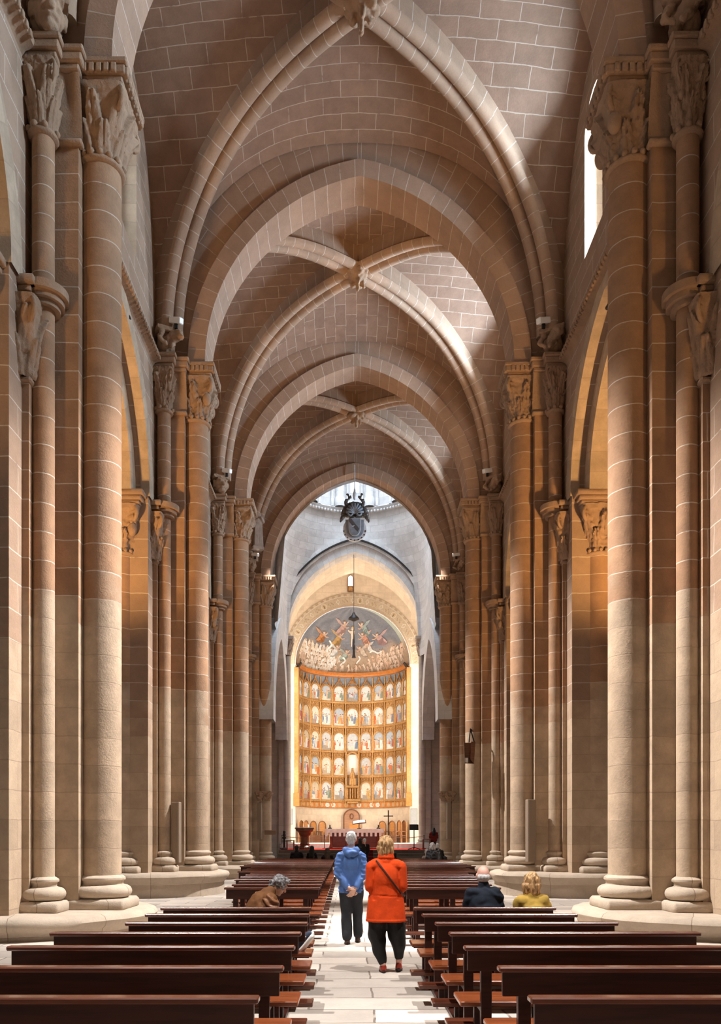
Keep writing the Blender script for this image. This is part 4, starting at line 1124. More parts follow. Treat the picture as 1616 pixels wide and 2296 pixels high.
for k in range(52):
    x0 = -aw-.02+(2*aw+.04)*k/52; x1 = x0+(2*aw+.04)/52; y = -.03-.02*math.sin(k*1.3); zb = .78 if k % 4 < 2 else .86
    m2.box((x0, y-.012, 1.0), (x1, y, 1.23)); 
    if k % 4 < 2: m2.box((x0, y-.012, zb), (x1, y, 1.0))
for s in (-1, 1):
    for k in range(8): m2.box((s*(aw+.03)-.012, -.02+.14*k, .62+.05*math.sin(k*2)), (s*(aw+.03)+.012, .12+.14*k, 1.23))
o = m2.build('altar_cloth', M['linen']); o.location = (axc, AD, PZ); tag(o, 'white lace edged cloth draped over the altar', 'cloth')
# carpets
o = MB().box((-4.3, 45.62, PZ), (4.3, 50.9, PZ+.012)).build('red_carpet', M['redcarpet']); tag(o, 'bright red carpet on the raised choir floor', 'carpet')
m2 = MB()
for k in range(5): m2.box((-.75, 44.0+.4*k-.012, .184*k+.002), (.75, 44.0+.4*k, .184*(k+1)+.010)).box((-.75, 44.0+.4*k-.012, .184*(k+1)), (.75, 44.4+.4*k-.012, .184*(k+1)+.010))
o = m2.build('stair_runner', M['darkred']); o.location.x = .25; tag(o, 'dark red runner down the choir steps', 'carpet')
# objects on the altar
for px, nm in ((739, 'left'), (849, 'right')):
    t = thing('altar_candlestick', 'small dark candlestick on the %s end of the altar' % nm, 'candlestick', (PXW(px, AD), AD+.5, PZ+1.235), 'altar candlesticks')
    autosmooth(MB().lathe([(.13, 0), (.12, .05), (.05, .10), (.035, .2), (.06, .24)], (0, 0, 0), 12).build('base', M['iron'], t), 40)
    MB().lathe([(.018, .24), (.018, .62), (0, .64)], (0, 0, 0), 8).build('candle', M['linen'], t)
t = thing('book_stand', 'dark book stand holding an open book on the altar', 'book stand', (PXW(805, AD), AD+.35, PZ+1.235))
MB().bbox((-.12, -.1, 0), (.12, .12, .04), .01).tube([(0, 0, .04), (0, 0, .36)], .03).build('stand', M['iron'], t)
o = MB().bbox((-.42, -.2, -.02), (.42, .2, .02), .008).build('rest', M['brownwood'], t); o.location = (0, 0, .40); o.rotation_euler = (.5, -.12, 0)
m2 = MB(); m2.poly([(-.36, -.16, .03), (0, -.16, .06), (0, .16, .06), (-.36, .16, .03)]); m2.poly([(.36, .16, .03), (0, .16, .06), (0, -.16, .06), (.36, -.16, .03)])
o = m2.build('open_book', M['linen'], t); o.location = (0, 0, .40); o.rotation_euler = (.5, -.12, 0)
# ambo
D = 46.8; x = PXW(683, D)
t = thing('ambo', 'carved dark wooden reading desk left of the altar', 'lectern', (x, D, PZ))
autosmooth(MB().lathe([(.44, 0), (.44, .1), (.34, .16), (.26, .26), (.30, .34), (.22, .42), (.22, .75), (.30, .84), (.36, 1.0), (.50, 1.12), (.52, 1.2)], (0, 0, 0), 8).build('pedestal', M['brownwood'], t), 20)
MB().bbox((-.56, -.45, 1.2), (.56, .45, 1.30), .03).build('desk', M['brownwood'], t)
# music stand
D = 46.9; x = PXW(928, D)
t = thing('music_stand', 'black metal music stand on the right of the choir step', 'music stand', (x, D, PZ))
MB().bbox((-.26, -.02, 1.16), (.26, .02, 1.48), .008).bbox((-.26, -.08, 1.14), (.26, .02, 1.17), .005).build('desk', M['black'], t)
MB().tube([(0, 0, .06), (0, 0, 1.2)], .028).build('pole', M['black'], t)
for k in range(3):
    a = PI/2+2*PI*k/3; MB().tube([(0, 0, .14), (.42*math.cos(a), .3*math.sin(a), .02)], .024).build('foot', M['black'], t)
# processional cross
D = 50.4; x = PXW(870.5, D)
t = thing('processional_cross', 'tall thin cross on a pole right of the altar', 'cross', (x, D, PZ))
MB().lathe([(.2, 0), (.2, .06), (.04, .12)], (0, 0, 0), 12).tube([(0, 0, .1), (0, 0, 1.55)], .028).build('pole', M['iron'], t)
MB().bbox((-.035, -.02, 1.5), (.035, .02, 2.42), .008).bbox((-.30, -.02, 2.02), (.30, .02, 2.09), .008).build('cross', M['iron'], t)
# choir stalls
def stall(px, lab, hpx=1843, D=59.6, w=.62, rz=0):
    x = PXW(px, D); dx = (x-AX); y = AY+math.sqrt(max(.2, 3.45**2-dx*dx)); D2 = y
    x = PXW(px, D2); ang = math.atan2(x-AX, y-AY)
    t = thing('choir_stall', lab, 'stall', (x, y, 1.24), 'choir stalls along the apse wall', -ang*.8)
    h = 1.58
    m2 = MB(); pts = archp(w*.46, h, 8)
    m2.poly([(q[0], 0, q[1]) for q in pts]); m2.poly([(q[0], .08, q[1]) for q in pts][::-1])
    for a, b in zip(pts, pts[1:]+pts[:1]): m2.poly([(a[0], 0, a[1]), (a[0], .08, a[1]), (b[0], .08, b[1]), (b[0], 0, b[1])])
    m2.build('backrest', M['oak'], t)
    m2 = MB().tube([(q[0]*1.06, -.02, q[1]*1.01) for q in pts[1:]]+[(pts[0][0]*1.06, -.02, 0)], .035, 6); m2.build('back_frame', M['brownwood'], t)
    MB().bbox((-w*.5, -.5, .48), (w*.5, 0, .55), .012).build('seat', M['brownwood'], t)
    MB().bbox((-w*.5, -.46, 0), (w*.5, -.42, .48), .008).build('front_panel', M['brownwood'], t)
    for s in (-1, 1): MB().bbox((s*w*.5-.04, -.48, 0), (s*w*.5+.04, -.40, .80), .01).bbox((s*w*.5-.05, -.52, .78), (s*w*.5+.05, .02, .84), .012).build('arm', M['brownwood'], t)
pos = ['outermost stall on the left', 'second from outermost stall on the left', 'third stall from the left end', 'stall left of the altar, closest to it']
for k, px in enumerate((675, 686, 702, 722)): stall(px, 'golden oak arched choir seat, '+pos[k])
pos = ['stall right of the altar, closest to it', 'third stall from the right end', 'second from outermost stall on the right', 'outermost stall on the right']
for k, px in enumerate((857, 879, 895, 906)): stall(px, 'golden oak arched choir seat, '+pos[k])
# arched throne behind the altar
D = 61.35; x = PXW(788, D)
t = thing('throne_backboard', 'tall arched wooden board with oval emblem behind the altar', 'throne', (x, D, 1.24))
pts = archp(.60, 2.52, 12); m2 = MB(); m2.poly([(q[0], -.06, q[1]) for q in pts])
for a, b in zip(pts, pts[1:]+pts[:1]): m2.poly([(a[0], -.06, a[1]), (a[0], .1, a[1]), (b[0], .1, b[1]), (b[0], -.06, b[1])])
m2.build('board', M['doorwood'], t)
m2 = MB().tube([(.13*math.cos(q*PI/8), -.09, 2.0+.19*math.sin(q*PI/8)) for q in range(17)], .035, 6); m2.build('oval_emblem', M['brownwood'], t)
m2 = MB().tube([(q[0], -.07, q[1]) for q in pts[1:]]+[(pts[0][0], -.07, 0)], .05, 6); m2.build('moulded_edge', M['brownwood'], t)
D = 58.6; x = PXW(796, D)
t = thing('presiding_chair', 'orange wooden armchair with square back behind the altar', 'chair', (x, D, 1.24))
MB().bbox((-.40, 0, .4), (.40, .08, 1.42), .02).build('backrest', M['oak'], t); MB().bbox((-.42, -.5, .42), (.42, 0, .5), .02).build('seat', M['oak'], t)
for s in (-1, 1):
    for y in (-.46, .02): MB().bbox((s*.4-.035, y-.035, 0), (s*.4+.035, y+.035, .42), .008).build('leg', M['oak'], t)
    MB().bbox((s*.42-.04, -.5, .72), (s*.42+.04, .02, .78), .01).bbox((s*.42-.03, -.48, .48), (s*.42+.03, -.42, .74), .008).build('arm', M['oak'], t)
# grey loudspeaker panels on the choir east wall
for px, s in ((648.5, 'left'), (928, 'right')):
    t = thing('panel_loudspeaker', 'flat grey panel on the choir wall, %s of the altarpiece' % s, 'loudspeaker', (PXW(px, AY-.1), AY-.1, 2.55), 'grey wall panels')
    MB().bbox((-.25, 0, 0), (.25, .1, 1.15), .02).build('cabinet', M['speakgrey'], t); MB().bbox((-.22, -.015, .04), (.22, .002, 1.11), .01).build('grille', M['speakgrey'], t)
# small stands at the left edge of the choir floor
D = 46.6; x = PXW(637, D)
t = thing('candle_stand', 'small black figure topped stand at the left edge of the choir', 'stand', (x, D, PZ))
autosmooth(MB().lathe([(.2, 0), (.2, .06), (.07, .14), (.06, .6), (.12, .68), (.12, .74)], (0, 0, 0), 12).build('stem', M['black'], t), 40)
MB().lathe([(.05, .74), (.1, .84), (.06, .95), (.09, 1.05), (0, 1.12)], (0, 0, 0), 10).build('top', M['black'], t, smooth=True)
def stool(px, D, lab, h=.55):
    t = thing('kneeler_stool', lab, 'stool', (PXW(px, D), D, PZ+.012))
    MB().bbox((-.24, -.2, h-.05), (.24, .2, h), .01).build('seat', M['redwood'], t)
    for a in (-.2, .2):
        for b in (-.16, .16): MB().bbox((a-.03, b-.03, 0), (a+.03, b+.03, h-.05), .005).build('leg', M['redwood'], t)
stool(651, 46.9, 'small dark red stool at the left edge of the choir floor')
stool(956, 46.9, 'small dark red stool at the right edge of the choir floor', .62)
# rope barriers
def rope(px0, px1, D, lab):
    t = thing('rope_barrier', lab, 'barrier', (0, D, PZ))
    x0, x1 = PXW(px0, D), PXW(px1, D)
    for x in (x0, x1): autosmooth(MB().lathe([(.14, 0), (.14, .03), (.022, .06), (.022, .80), (.04, .84), (0, .88)], (x, 0, 0), 10).build('post', M['iron'], t), 40)
    MB().tube([(x0+(x1-x0)*k/10, 0, .80-.22*(1-(k/5-1)**2)*.5) for k in range(11)], .022, 6).build('rope', M['goldrope'], t)
rope(632, 727, 50.6, 'brown rope barrier left of the altar'); rope(862, 950, 50.6, 'brown rope barrier right of the altar')

# =================================================================== HANGING THINGS
D = 42.1; x = PXW(795, D)
t = thing('coat_of_arms', 'dark carved shield with shell crest hanging under the crossing arch', 'coat of arms', (x, D, 17.28))
def shieldp(w, h, n=10): return [(-w, h), (w, h)]+[(w*math.cos(PI/2*k/n)**.8 if k < n else 0, h*.55-h*.55*math.sin(PI/2*k/n)) for k in range(n+1)]+[(-w*math.cos(PI/2*k/n)**.8, h*.55-h*.55*math.sin(PI/2*k/n)) for k in range(n-1, -1, -1)]
def plate(pts, y0, y1, name, m, par=t):
    m2 = MB(); m2.poly([(p[0], y0, p[1]) for p in pts]); m2.poly([(p[0], y1, p[1]) for p in pts][::-1])
    for a, b in zip(pts, pts[1:]+pts[:1]): m2.poly([(a[0], y0, a[1]), (a[0], y1, a[1]), (b[0], y1, b[1]), (b[0], y0, b[1])])
    return flipfix(m2.build(name, m, par))
oval = [(.62*math.cos(2*PI*k/28), .52+.62*math.sin(2*PI*k/28)) for k in range(28)]
plate(oval, 0, .12, 'rim', M['shieldlight'])
for k in range(9):
    a = PI+PI*(k+.5)/9; c = (.58*math.cos(a), .52+.58*math.sin(a)); plate([(c[0]+.045*math.cos(q), c[1]+.045*math.sin(q)) for q in (.2+a, 1.8+a, 3.4+a, 4.9+a)], -.03, .0, 'rim_mark', M['crest'])
plate([(p[0]*.86, .08+p[1]*.86) for p in shieldp(.56, 1.08)], -.04, 0, 'border', M['shieldgrey'])
plate([(p[0], .14+p[1]) for p in shieldp(.33, .95)], -.08, -.04, 'shield_edge', M['shieldlight'])
plate([(p[0], .18+p[1]) for p in shieldp(.295, .89)], -.10, -.08, 'field', M['shieldgrey'])
plate([(-.29, .92), (-.29, 1.07), (-.20, 1.07), (.24, .50), (.16, .36)], -.115, -.10, 'diagonal_band', M['shieldband'])
plate([(-.18, .66), (.0, .68), (-.06, .62), (-.16, .62)], -.12, -.10, 'emblem', M['shieldlight'])
pr = []
for s in (-1, 1):
    pr += [('c', (s*.1, 0, 1.2), .10, (s*.55, -.02, 1.25), .11), ('c', (s*.55, 0, 1.3), .12, (s*.70, 0, 1.02), .09), ('c', (s*.7, 0, 1.05), .08, (s*.74, 0, .92), .05), ('c', (s*.5, -.05, 1.55), .13, (s*.62, 0, 1.3), .12),
           ('c', (s*.42, 0, 1.7), .10, (s*.48, 0, 1.95), .08), ('e', (s*.42, -.02, 2.02), (.10, .08, .09)), ('c', (s*.30, 0, 2.1), .05, (s*.36, 0, 2.38), .04), ('e', (s*.40, 0, 2.36), (.06, .05, .05)), ('e', (s*.22, -.02, 2.2), (.05, .05, .08))]
pr += [('e', (0, 0, 1.85), (.42, .10, .10)), ('c', (-.4, -.02, 1.62), .09, (.4, -.02, 1.62), .09), ('e', (0, .05, 1.6), (.45, .08, .4))]
blob('crest', pr, .022, M['crest'], t, 1, wrinkle(.03, 14, 14, 3))
m2 = MB()
for k in range(9):
    a = PI*(.06+.88*k/8); m2.tube([(0, -.16, 1.28), (.26*math.cos(a), -.24, 1.28+.30*math.sin(a)), (.46*math.cos(a), -.16, 1.28+.52*math.sin(a))], [.03, .06, .065], 7)
for s in (-1, 1): m2.tube([(s*(.1+.25*q/8), -.22, 1.26-.10*math.sin(PI*q/8)) for q in range(9)], .05, 6)
m2.build('shell', M['shieldgrey'], t, smooth=True)
pr = [('e', (0, 0, 2.3), (.10, .08, .26)), ('c', (0, 0, 2.4), .08, (0, 0, 2.62), .05), ('c', (0, .02, 2.6), .03, (0, .02, 3.9), .03)]
blob('finial', pr, .02, M['shieldlight'], t, 1)
D = 52.4; x = PXW(793, D)
t = thing('pendant_lamp', 'dark bell shaped lamp on a long cord with a tassel, before the fresco', 'lamp', (x, D, 13.35))
MB().tube([(0, 0, .9), (0, 0, 6.75)], .016, 6).build('cord', M['cord'], t)
autosmooth(MB().lathe([(.0, 2.98), (.08, 2.95), (.12, 2.82), (.34, 2.60), (.36, 2.52), (.28, 2.50), (.1, 2.40), (0, 2.40)], (0, 0, 0), 20).build('shade', M['iron'], t), 40)
autosmooth(MB().lathe([(.02, 1.9), (.05, 1.0), (.045, .9), (.10, .62), (.07, .5), (.09, .2), (.14, 0), (0, 0)], (0, 0, 0), 12).build('tassel', M['cord'], t), 50)
# =================================================================== PEWS
ORD = ['first', 'second', 'third', 'fourth', 'fifth', 'sixth', 'seventh', 'eighth', 'ninth', 'tenth', 'eleventh', 'twelfth', 'thirteenth', 'fourteenth', 'fifteenth', 'sixteenth', 'seventeenth', 'eighteenth', 'nineteenth', 'twentieth', 'twenty-first', 'twenty-second']
def make_pew(L, seed):
    """pew seen from behind; origin at the floor under its back, left end at x=0"""
    rng = random.Random(seed)
    t = thing('church_pew', '', 'pew')
    MB().bbox((.015, -.012, .685), (L-.015, .022, .845), .004).build('back_board', M['pewdark'], t)
    MB().bbox((-.012, -.045, .838), (L+.012, .045, .872), .008).build('top_rail', M['pewtop'], t)
    MB().bbox((-.03, .06, .405), (L+.03, .46, .445), .008).build('seat', M['pewseat'], t)
    MB().bbox((.02, .40, .345), (L-.02, .435, .405), .004).build('seat_apron', M['pewdark'], t)
    MB().bbox((-.08, -.47, .165), (L+.08, -.26, .205), .006).build('kneeler', M['pewtop'], t)
    xs = [.16, L-.22] if L < 1.5 else [.16, L*.5, L-.22]
    for x in xs:
        m2 = MB().bbox((x-.04, .022, .03), (x+.04, .085, .86), .004).bbox((x-.04, .36, .03), (x+.04, .42, .405), .004).bbox((x-.045, -.42, 0), (x+.045, .50, .05), .006).bbox((x-.035, -.40, .04), (x+.035, -.33, .168), .004).bbox((x-.035, .05, .36), (x+.035, .42, .406), .004)
        m2.build('leg', M['pewdark'], t)
    return t
def copy_tree(o):
    c = o.copy(); COL.objects.link(c)
    for ch in o.children:
        k = ch.copy(); COL.objects.link(k); k.parent = c
    return c
near = [4.07, 5.01, 5.95, 6.81, 7.60, 8.43, 9.20]
LX = {0: (-2.9, -.735), 1: (-2.86, -.69), 2: (-2.83, -.685), 3: (-2.80, -.69), 4: (-2.36, -.675), 5: (-2.38, -.70), 6: (-2.42, -.72)}
RX = {0: (.655, 2.85), 1: (.67, 2.8), 2: (.59, 2.75), 3: (.585, 2.72), 4: (.55, 2.26), 5: (.50, 2.14), 6: (.475, 2.12)}
rowsP = []
for k, y in enumerate(near): rowsP.append((y, LX[k], RX[k]))
for k in range(21):
    y = 12.8+.85*k
    lo = -2.28 if k < 3 else (-2.45 if k < 7 else (-2.9 if k < 11 else -3.3)); ri = .62+.005*k
    hi = 2.12 if k < 3 else (2.35 if k < 7 else (2.75 if k < 11 else 3.2))
    rowsP.append((y, (lo, -.76-.004*k), (ri, hi)))
protos = {}
for i, (y, lx, rx) in enumerate(rowsP):
    for s, (x0, x1) in ((-1, lx), (1, rx)):
        L = round(x1-x0, 2); key = round(L, 1)
        if key not in protos: o = protos[key] = make_pew(key, i)
        else: o = copy_tree(protos[key])
        xx = (x1-key) if s < 0 else x0
        o.location = (xx, y, 0); o.rotation_euler.z = random.uniform(-.006, .006)
        if i < 7: lab = 'dark varnished pew %s of the aisle, %s row from the camera' % (sd[s], ORD[i])
        else: lab = 'dark varnished pew %s of the aisle, %s row beyond the cross gap' % (sd[s], ORD[i-7])
        tag(o, lab, 'pew', 'pews along the nave')
# =================================================================== PEOPLE
def V(*a): return Vector(a)
def hand(wrist, f, n, side, curl=.5, k=1.0):
    """palm, four unequal curled fingers and a thumb; f=finger direction, n=palm normal, side=thumb direction"""
    f, n = f.normalized(), n.normalized(); s = side.normalized(); w = wrist; P = []
    pc = w+f*.045*k
    for q in (-1.5, -.5, .5, 1.5): P.append(('c', w+f*.012*k+s*q*.012*k, .016*k, w+f*.088*k+s*q*.0205*k, .0125*k))
    for q, L in ((1.5, .070), (.5, .080), (-.5, .075), (-1.5, .058)):
        a = w+f*.092*k+s*q*.0205*k; d = f.copy()
        for j, seg in enumerate((.45, .32, .23)):
            d = (d+n*curl*(.55+.35*j)).normalized(); b = a+d*L*seg*k
            P.append(('c', a, (.0095-.001*j)*k, b, (.0088-.001*j)*k)); a = b
    a = w+f*.020*k+s*.028*k; d = (f*.6+s*.8+n*.2).normalized()
    for j, seg in enumerate((.04, .032, .026)):
        b = a+d*seg*k; P.append(('c', a, (.0135-.0018*j)*k, b, (.0120-.0018*j)*k)); a = b; d = (d+f*.5+n*curl*.4).normalized()
    return P
def head_prims(c, yaw=0.0, pitch=0.0, tilt=0.0, k=1.0):
    """head facing +Y before it is turned"""
    from mathutils import Euler
    m = Euler((pitch, tilt, yaw)).to_matrix(); c = Vector(c)
    def T(x, y, z): return c+m @ Vector((x*k, y*k, z*k))
    e = tuple(Euler((pitch, tilt, yaw)))
    return [('e', c, (.074*k, .092*k, .108*k), e), ('e', T(0, .022, -.055), (.056*k, .066*k, .062*k), e), ('c', T(0, .085, .01), .012*k, T(0, .108, -.022), .016*k), ('e', T(0, .074, -.062), (.026*k, .014*k, .010*k), e),
            ('e', T(-.03, .078, .012), (.018*k, .012*k, .012*k), e), ('e', T(.03, .078, .012), (.018*k, .012*k, .012*k), e), ('e', T(0, .066, -.098), (.024*k, .020*k, .016*k), e),
            ('e', T(-.078, -.008, -.012), (.012*k, .022*k, .032*k), e), ('e', T(.078, -.008, -.012), (.012*k, .022*k, .032*k), e)], T
def body_mesh(parent, prims, hands, m, vox=.012):
    me = fused(prims[len(HEAD):], vox, 2); bm = bmesh.new(); bm.from_mesh(me)      # the head is finer than the rest
    for h, vx in [(prims[:len(HEAD)+1], .0065)]+[(h, .0045) for h in hands]:
        m2 = fused(h, vx, 2); bm.from_mesh(m2); bpy.data.meshes.remove(m2)
    for f in bm.faces: f.smooth = True
    bm.to_mesh(me); bm.free(); me.name = 'body'; me.materials.append(m); return link('body', me, parent)
HEAD = range(9)
def face(t, T, k=1.0):
    for s in (-1, 1):
        MB_ = bmesh.new(); prim_bm(MB_, [('e', T(s*.030, .0835, .010), (.0115*k, .0075*k, .0065*k))]); q = MB(); q.add_bm(MB_); q.build('eye', M['eye'], t, smooth=True)
        q = MB().tube([T(s*.017, .088, .032), T(s*.032, .087, .037), T(s*.048, .075, .031)], [.004, .005, .003], 6); q.build('eyebrow', M['hairgrey'], t)
    MB_ = bmesh.new(); prim_bm(MB_, [('e', T(0, .084, -.060), (.024*k, .008*k, .0075*k))]); q = MB(); q.add_bm(MB_); q.build('lips', M['lips'], t, smooth=True)
def hair_noise(a, sx, sz, seed): return lambda p: a*(noise.noise(Vector((p.x*sx+seed, p.y*sx, p.z*sz)))+.5*noise.noise(Vector((p.x*sx*2.3, p.y*sx*2.3+seed, p.z*sz*2))))
def shoe(name, loc, yaw, m, parent, L=.27, w=.046, heel=0.0, lift=0.0):
    from mathutils import Euler
    R = Euler((lift, 0, yaw)).to_matrix(); c = Vector(loc)
    T = lambda x, y, z: c+R @ Vector((x, y, z))
    pr = [('c', T(0, -.06, .045), .042, T(0, .12, .032), .038), ('e', T(0, .03, .03), (w, .13, .028), (lift, 0, yaw)), ('c', T(0, -.055, .07), .040, T(0, -.055, .04), .042)]
    o = blob(name, pr, .010, m, parent, 2)
    m2 = MB(); pts = [(w*1.02*math.cos(2*PI*k/20)*(1 if math.sin(2*PI*k/20) > -.2 else .85), .025+.145*math.sin(2*PI*k/20)) for k in range(20)]
    for z0, fl in ((0, True), (.022, False)): 
        q = [T(p[0], p[1], z0) for p in pts]; m2.poly(q[::-1] if fl else q)
    for a, b in zip(pts, pts[1:]+pts[:1]): m2.poly([T(a[0], a[1], 0), T(b[0], b[1], 0), T(b[0], b[1], .022), T(a[0], a[1], .022)])
    m2.build('sole', M['sole'], o); return o

# ---------------------------------------------------------------- man in the blue jacket
D = 12.6
t = thing('person', 'grey haired man in a blue hooded jacket walking away, hands clasped behind his back', 'person', (PXW(787, D), D, 0))
hp, T = head_prims((0, .02, 1.645), -.08, .04); face(t, T)
wl, wr = V(-.03, -.215, .885), V(.065, -.205, .875)
arm = [('c', V(-.16, 0, 1.37), .05, V(-.20, -.07, 1.10), .042), ('c', V(-.20, -.07, 1.10), .042, wl, .028), ('c', V(.16, 0, 1.37), .05, V(.20, -.07, 1.10), .042), ('c', V(.20, -.07, 1.10), .042, wr, .028)]
legs = [('c', V(-.08, 0, .86), .08, V(-.075, .02, .48), .055), ('c', V(-.075, .02, .48), .055, V(-.06, -.07, .09), .038), ('c', V(.085, 0, .86), .08, V(.10, .10, .48), .055), ('c', V(.10, .10, .48), .055, V(.105, .16, .09), .038)]
body = hp+[('c', V(0, .0, 1.56), .055, V(0, -.005, 1.42), .06), ('c', V(0, .01, 1.34), .06, V(0, 0, .95), .10)]+arm+legs
h1 = hand(V(.055, -.225, .87), V(-.55, -.08, -.8), V(-.5, .75, .2), V(-.75, 0, .45), .55, .98)
h2 = hand(V(-.035, -.20, .885), V(.6, .02, -.62), V(.2, -.9, .2), V(.6, -.1, .6), .5, .98)
body_mesh(t, body, [h1, h2], M['skin'])
pr = [('e', T(0, -.012, .022), (.082, .100, .104)), ('e', T(0, -.052, -.035), (.068, .052, .062)), ('e', T(0, .03, .07), (.066, .07, .05))]
blob('hair', pr, .008, M['hairgrey'], t, 1, hair_noise(.012, 28, 12, 1))
pr = [('c', V(-.135, -.005, 1.375), .085, V(.135, -.005, 1.375), .085), ('e', V(0, -.01, 1.22), (.185, .135, .24)), ('k', V(0, -.005, 0), .80, 1.22, (.200, .140), (.188, .132)), ('c', V(0, 0, 1.42), .10, V(0, .0, 1.47), .085)]
pr += [('c', V(-.165, -.005, 1.36), .08, V(-.20, -.06, 1.10), .070), ('c', V(-.20, -.06, 1.10), .068, V(-.055, -.19, .91), .048), ('c', V(.165, -.005, 1.36), .08, V(.195, -.06, 1.10), .070), ('c', V(.195, -.06, 1.10), .068, V(.085, -.185, .905), .048)]
def blue_folds(p):
    a = .014*noise.noise(V(p.x*7+3, p.y*5, p.z*2.2))+.009*noise.noise(V(p.x*19, p.y*10, p.z*5))
    if abs(p.x) > .15: a += .0045*math.sin(p.z*75+p.x*40+6*noise.noise(p*8))+.008*noise.noise(V(p.x*12, p.y*12, p.z*26))
    return a
jk = blob('jacket', pr, .010, M['blue'], t, 2, blue_folds)
pr = [('c', V(-.07, -.09, 1.46), .055, V(.07, -.09, 1.46), .055), ('e', V(0, -.105, 1.425), (.125, .065, .055)), ('c', V(-.10, -.04, 1.47), .04, V(-.03, -.12, 1.40), .045), ('c', V(.10, -.04, 1.47), .04, V(.03, -.12, 1.40), .045), ('c', V(-.09, -.02, 1.49), .035, V(.09, -.02, 1.49), .035)]
blob('hood', pr, .009, M['blue'], jk, 2, wrinkle(.012, 16, 22, 4))
pr = [('c', V(-.08, 0, .84), .118, V(.08, 0, .84), .118), ('c', V(-.085, 0, .84), .112, V(-.075, .015, .48), .090), ('c', V(-.075, .015, .48), .088, V(-.06, -.065, .12), .082), ('c', V(.09, 0, .84), .108, V(.10, .09, .48), .085), ('c', V(.10, .09, .48), .082, V(.105, .155, .13), .074)]
blob('trousers', pr, .012, M['greytrouser'], t, 2, wrinkle(.016, 8, 6, 2))
shoe('shoe', (-.06, -.03, 0), .05, M['brownshoe'], t); shoe('shoe', (.105, .20, 0), -.05, M['brownshoe'], t)

# ---------------------------------------------------------------- woman in the orange coat
D = 9.95
t = thing('person', 'blond woman in a bright orange coat and black trousers walking up the aisle', 'person', (PXW(865, D), D, 0))
hp, T = head_prims((-.005, .03, 1.565), .05, .05); face(t, T)
legs = [('c', V(-.09, 0, .80), .10, V(-.10, .03, .44), .06), ('c', V(-.10, .03, .44), .06, V(-.035, -.02, .09), .038), ('c', V(.10, 0, .80), .10, V(.15, .03, .44), .06), ('c', V(.15, .03, .44), .06, V(.165, .06, .09), .038)]
body = hp+[('c', V(0, .01, 1.48), .052, V(0, 0, 1.34), .058), ('c', V(0, .01, 1.26), .07, V(0, 0, .85), .12), ('c', V(-.17, 0, 1.30), .05, V(-.22, -.02, 1.04), .042), ('c', V(-.22, -.02, 1.04), .042, V(-.10, .22, 1.05), .027), ('c', V(.17, 0, 1.30), .05, V(.22, -.02, 1.04), .042), ('c', V(.22, -.02, 1.04), .042, V(.10, .22, 1.05), .027)]+legs
body_mesh(t, body, [hand(V(-.10, .22, 1.05), V(.7, .6, 0), V(.3, -.6, .2), V(0, .1, 1), .5, .92), hand(V(.10, .22, 1.05), V(-.7, .6, 0), V(-.3, -.6, .2), V(0, .1, 1), .5, .92)], M['skinpink'])
pr = [('e', T(0, -.015, .025), (.094, .108, .104)), ('e', T(0, -.055, -.05), (.085, .062, .080)), ('e', T(-.055, -.01, -.04), (.038, .06, .075)), ('e', T(.055, -.01, -.04), (.038, .06, .075)), ('e', T(0, .04, .07), (.075, .07, .045))]
for k in range(14):
    a = PI*(1.0+1.0*k/13); pr.append(('c', T(.086*math.cos(a), .085*math.sin(a)-.01, -.02), .024, T(.074*math.cos(a)+.012*math.sin(k*3), .080*math.sin(a)-.01, -.125-.02*math.sin(k*2.1)), .012))
blob('hair', pr, .008, M['hairblond'], t, 1, hair_noise(.016, 30, 10, 5))
pr = [('c', V(-.125, -.005, 1.315), .095, V(.125, -.005, 1.315), .095), ('e', V(0, -.01, 1.16), (.205, .150, .24)), ('k', V(0, 0, 0), .635, 1.0, (.248, .185), (.212, .155)), ('k', V(0, 0, 0), 1.0, 1.2, (.212, .155), (.20, .145))]
pr += [('c', V(-.17, -.005, 1.30), .088, V(-.195, -.03, 1.06), .072), ('c', V(-.195, -.03, 1.06), .072, V(-.12, .19, 1.05), .052), ('c', V(.17, -.005, 1.30), .088, V(.195, -.03, 1.06), .072), ('c', V(.195, -.03, 1.06), .072, V(.12, .19, 1.05), .052), ('c', V(0, 0, 1.36), .10, V(0, .01, 1.42), .082)]
def coat_folds(p):
    a = .012*noise.noise(V(p.x*5, p.y*4, p.z*2.2+9))
    if abs(abs(p.x)-.155) < .03 and .9 < p.z < 1.3: a -= .014*(1-abs(abs(p.x)-.155)/.03)
    if abs(p.z-.955+.05*p.x) < .008: a -= .006
    if p.z < .66: a += .006
    return a
coat = blob('coat', pr, .011, M['orange'], t, 3, coat_folds)
pr = []
for k in range(14):
    a = 2*PI*k/14; pr.append(('c', V(.082*math.cos(a), .01+.078*math.sin(a), 1.42), .026, V(.070*math.cos(a), .015+.068*math.sin(a), 1.475), .020))
blob('collar', pr, .008, M['orange'], coat, 2)
def back_y(o, x, z, r=.02): return min((v.co.y for v in o.data.vertices if abs(v.co.x-x) < r and abs(v.co.z-z) < r), default=-.15)
pts = []
for k in range(13):
    u = k/12; x = -.12+.30*u; z = 1.385-.40*u; pts.append((x, back_y(coat, x, z)-.004, z))
MB().tube([(-.125, .09, 1.36)]+pts+[(.235, .03, .95)], .011, 6).build('shoulder_strap', M['strap'], t)
pr = [('c', V(-.09, 0, .78), .13, V(.09, 0, .78), .13), ('c', V(-.10, 0, .70), .125, V(-.115, .02, .45), .108), ('c', V(-.115, .02, .45), .106, V(-.045, -.01, .14), .062), ('c', V(.105, 0, .70), .125, V(.145, .02, .42), .108), ('c', V(.145, .02, .42), .106, V(.165, .05, .20), .062)]
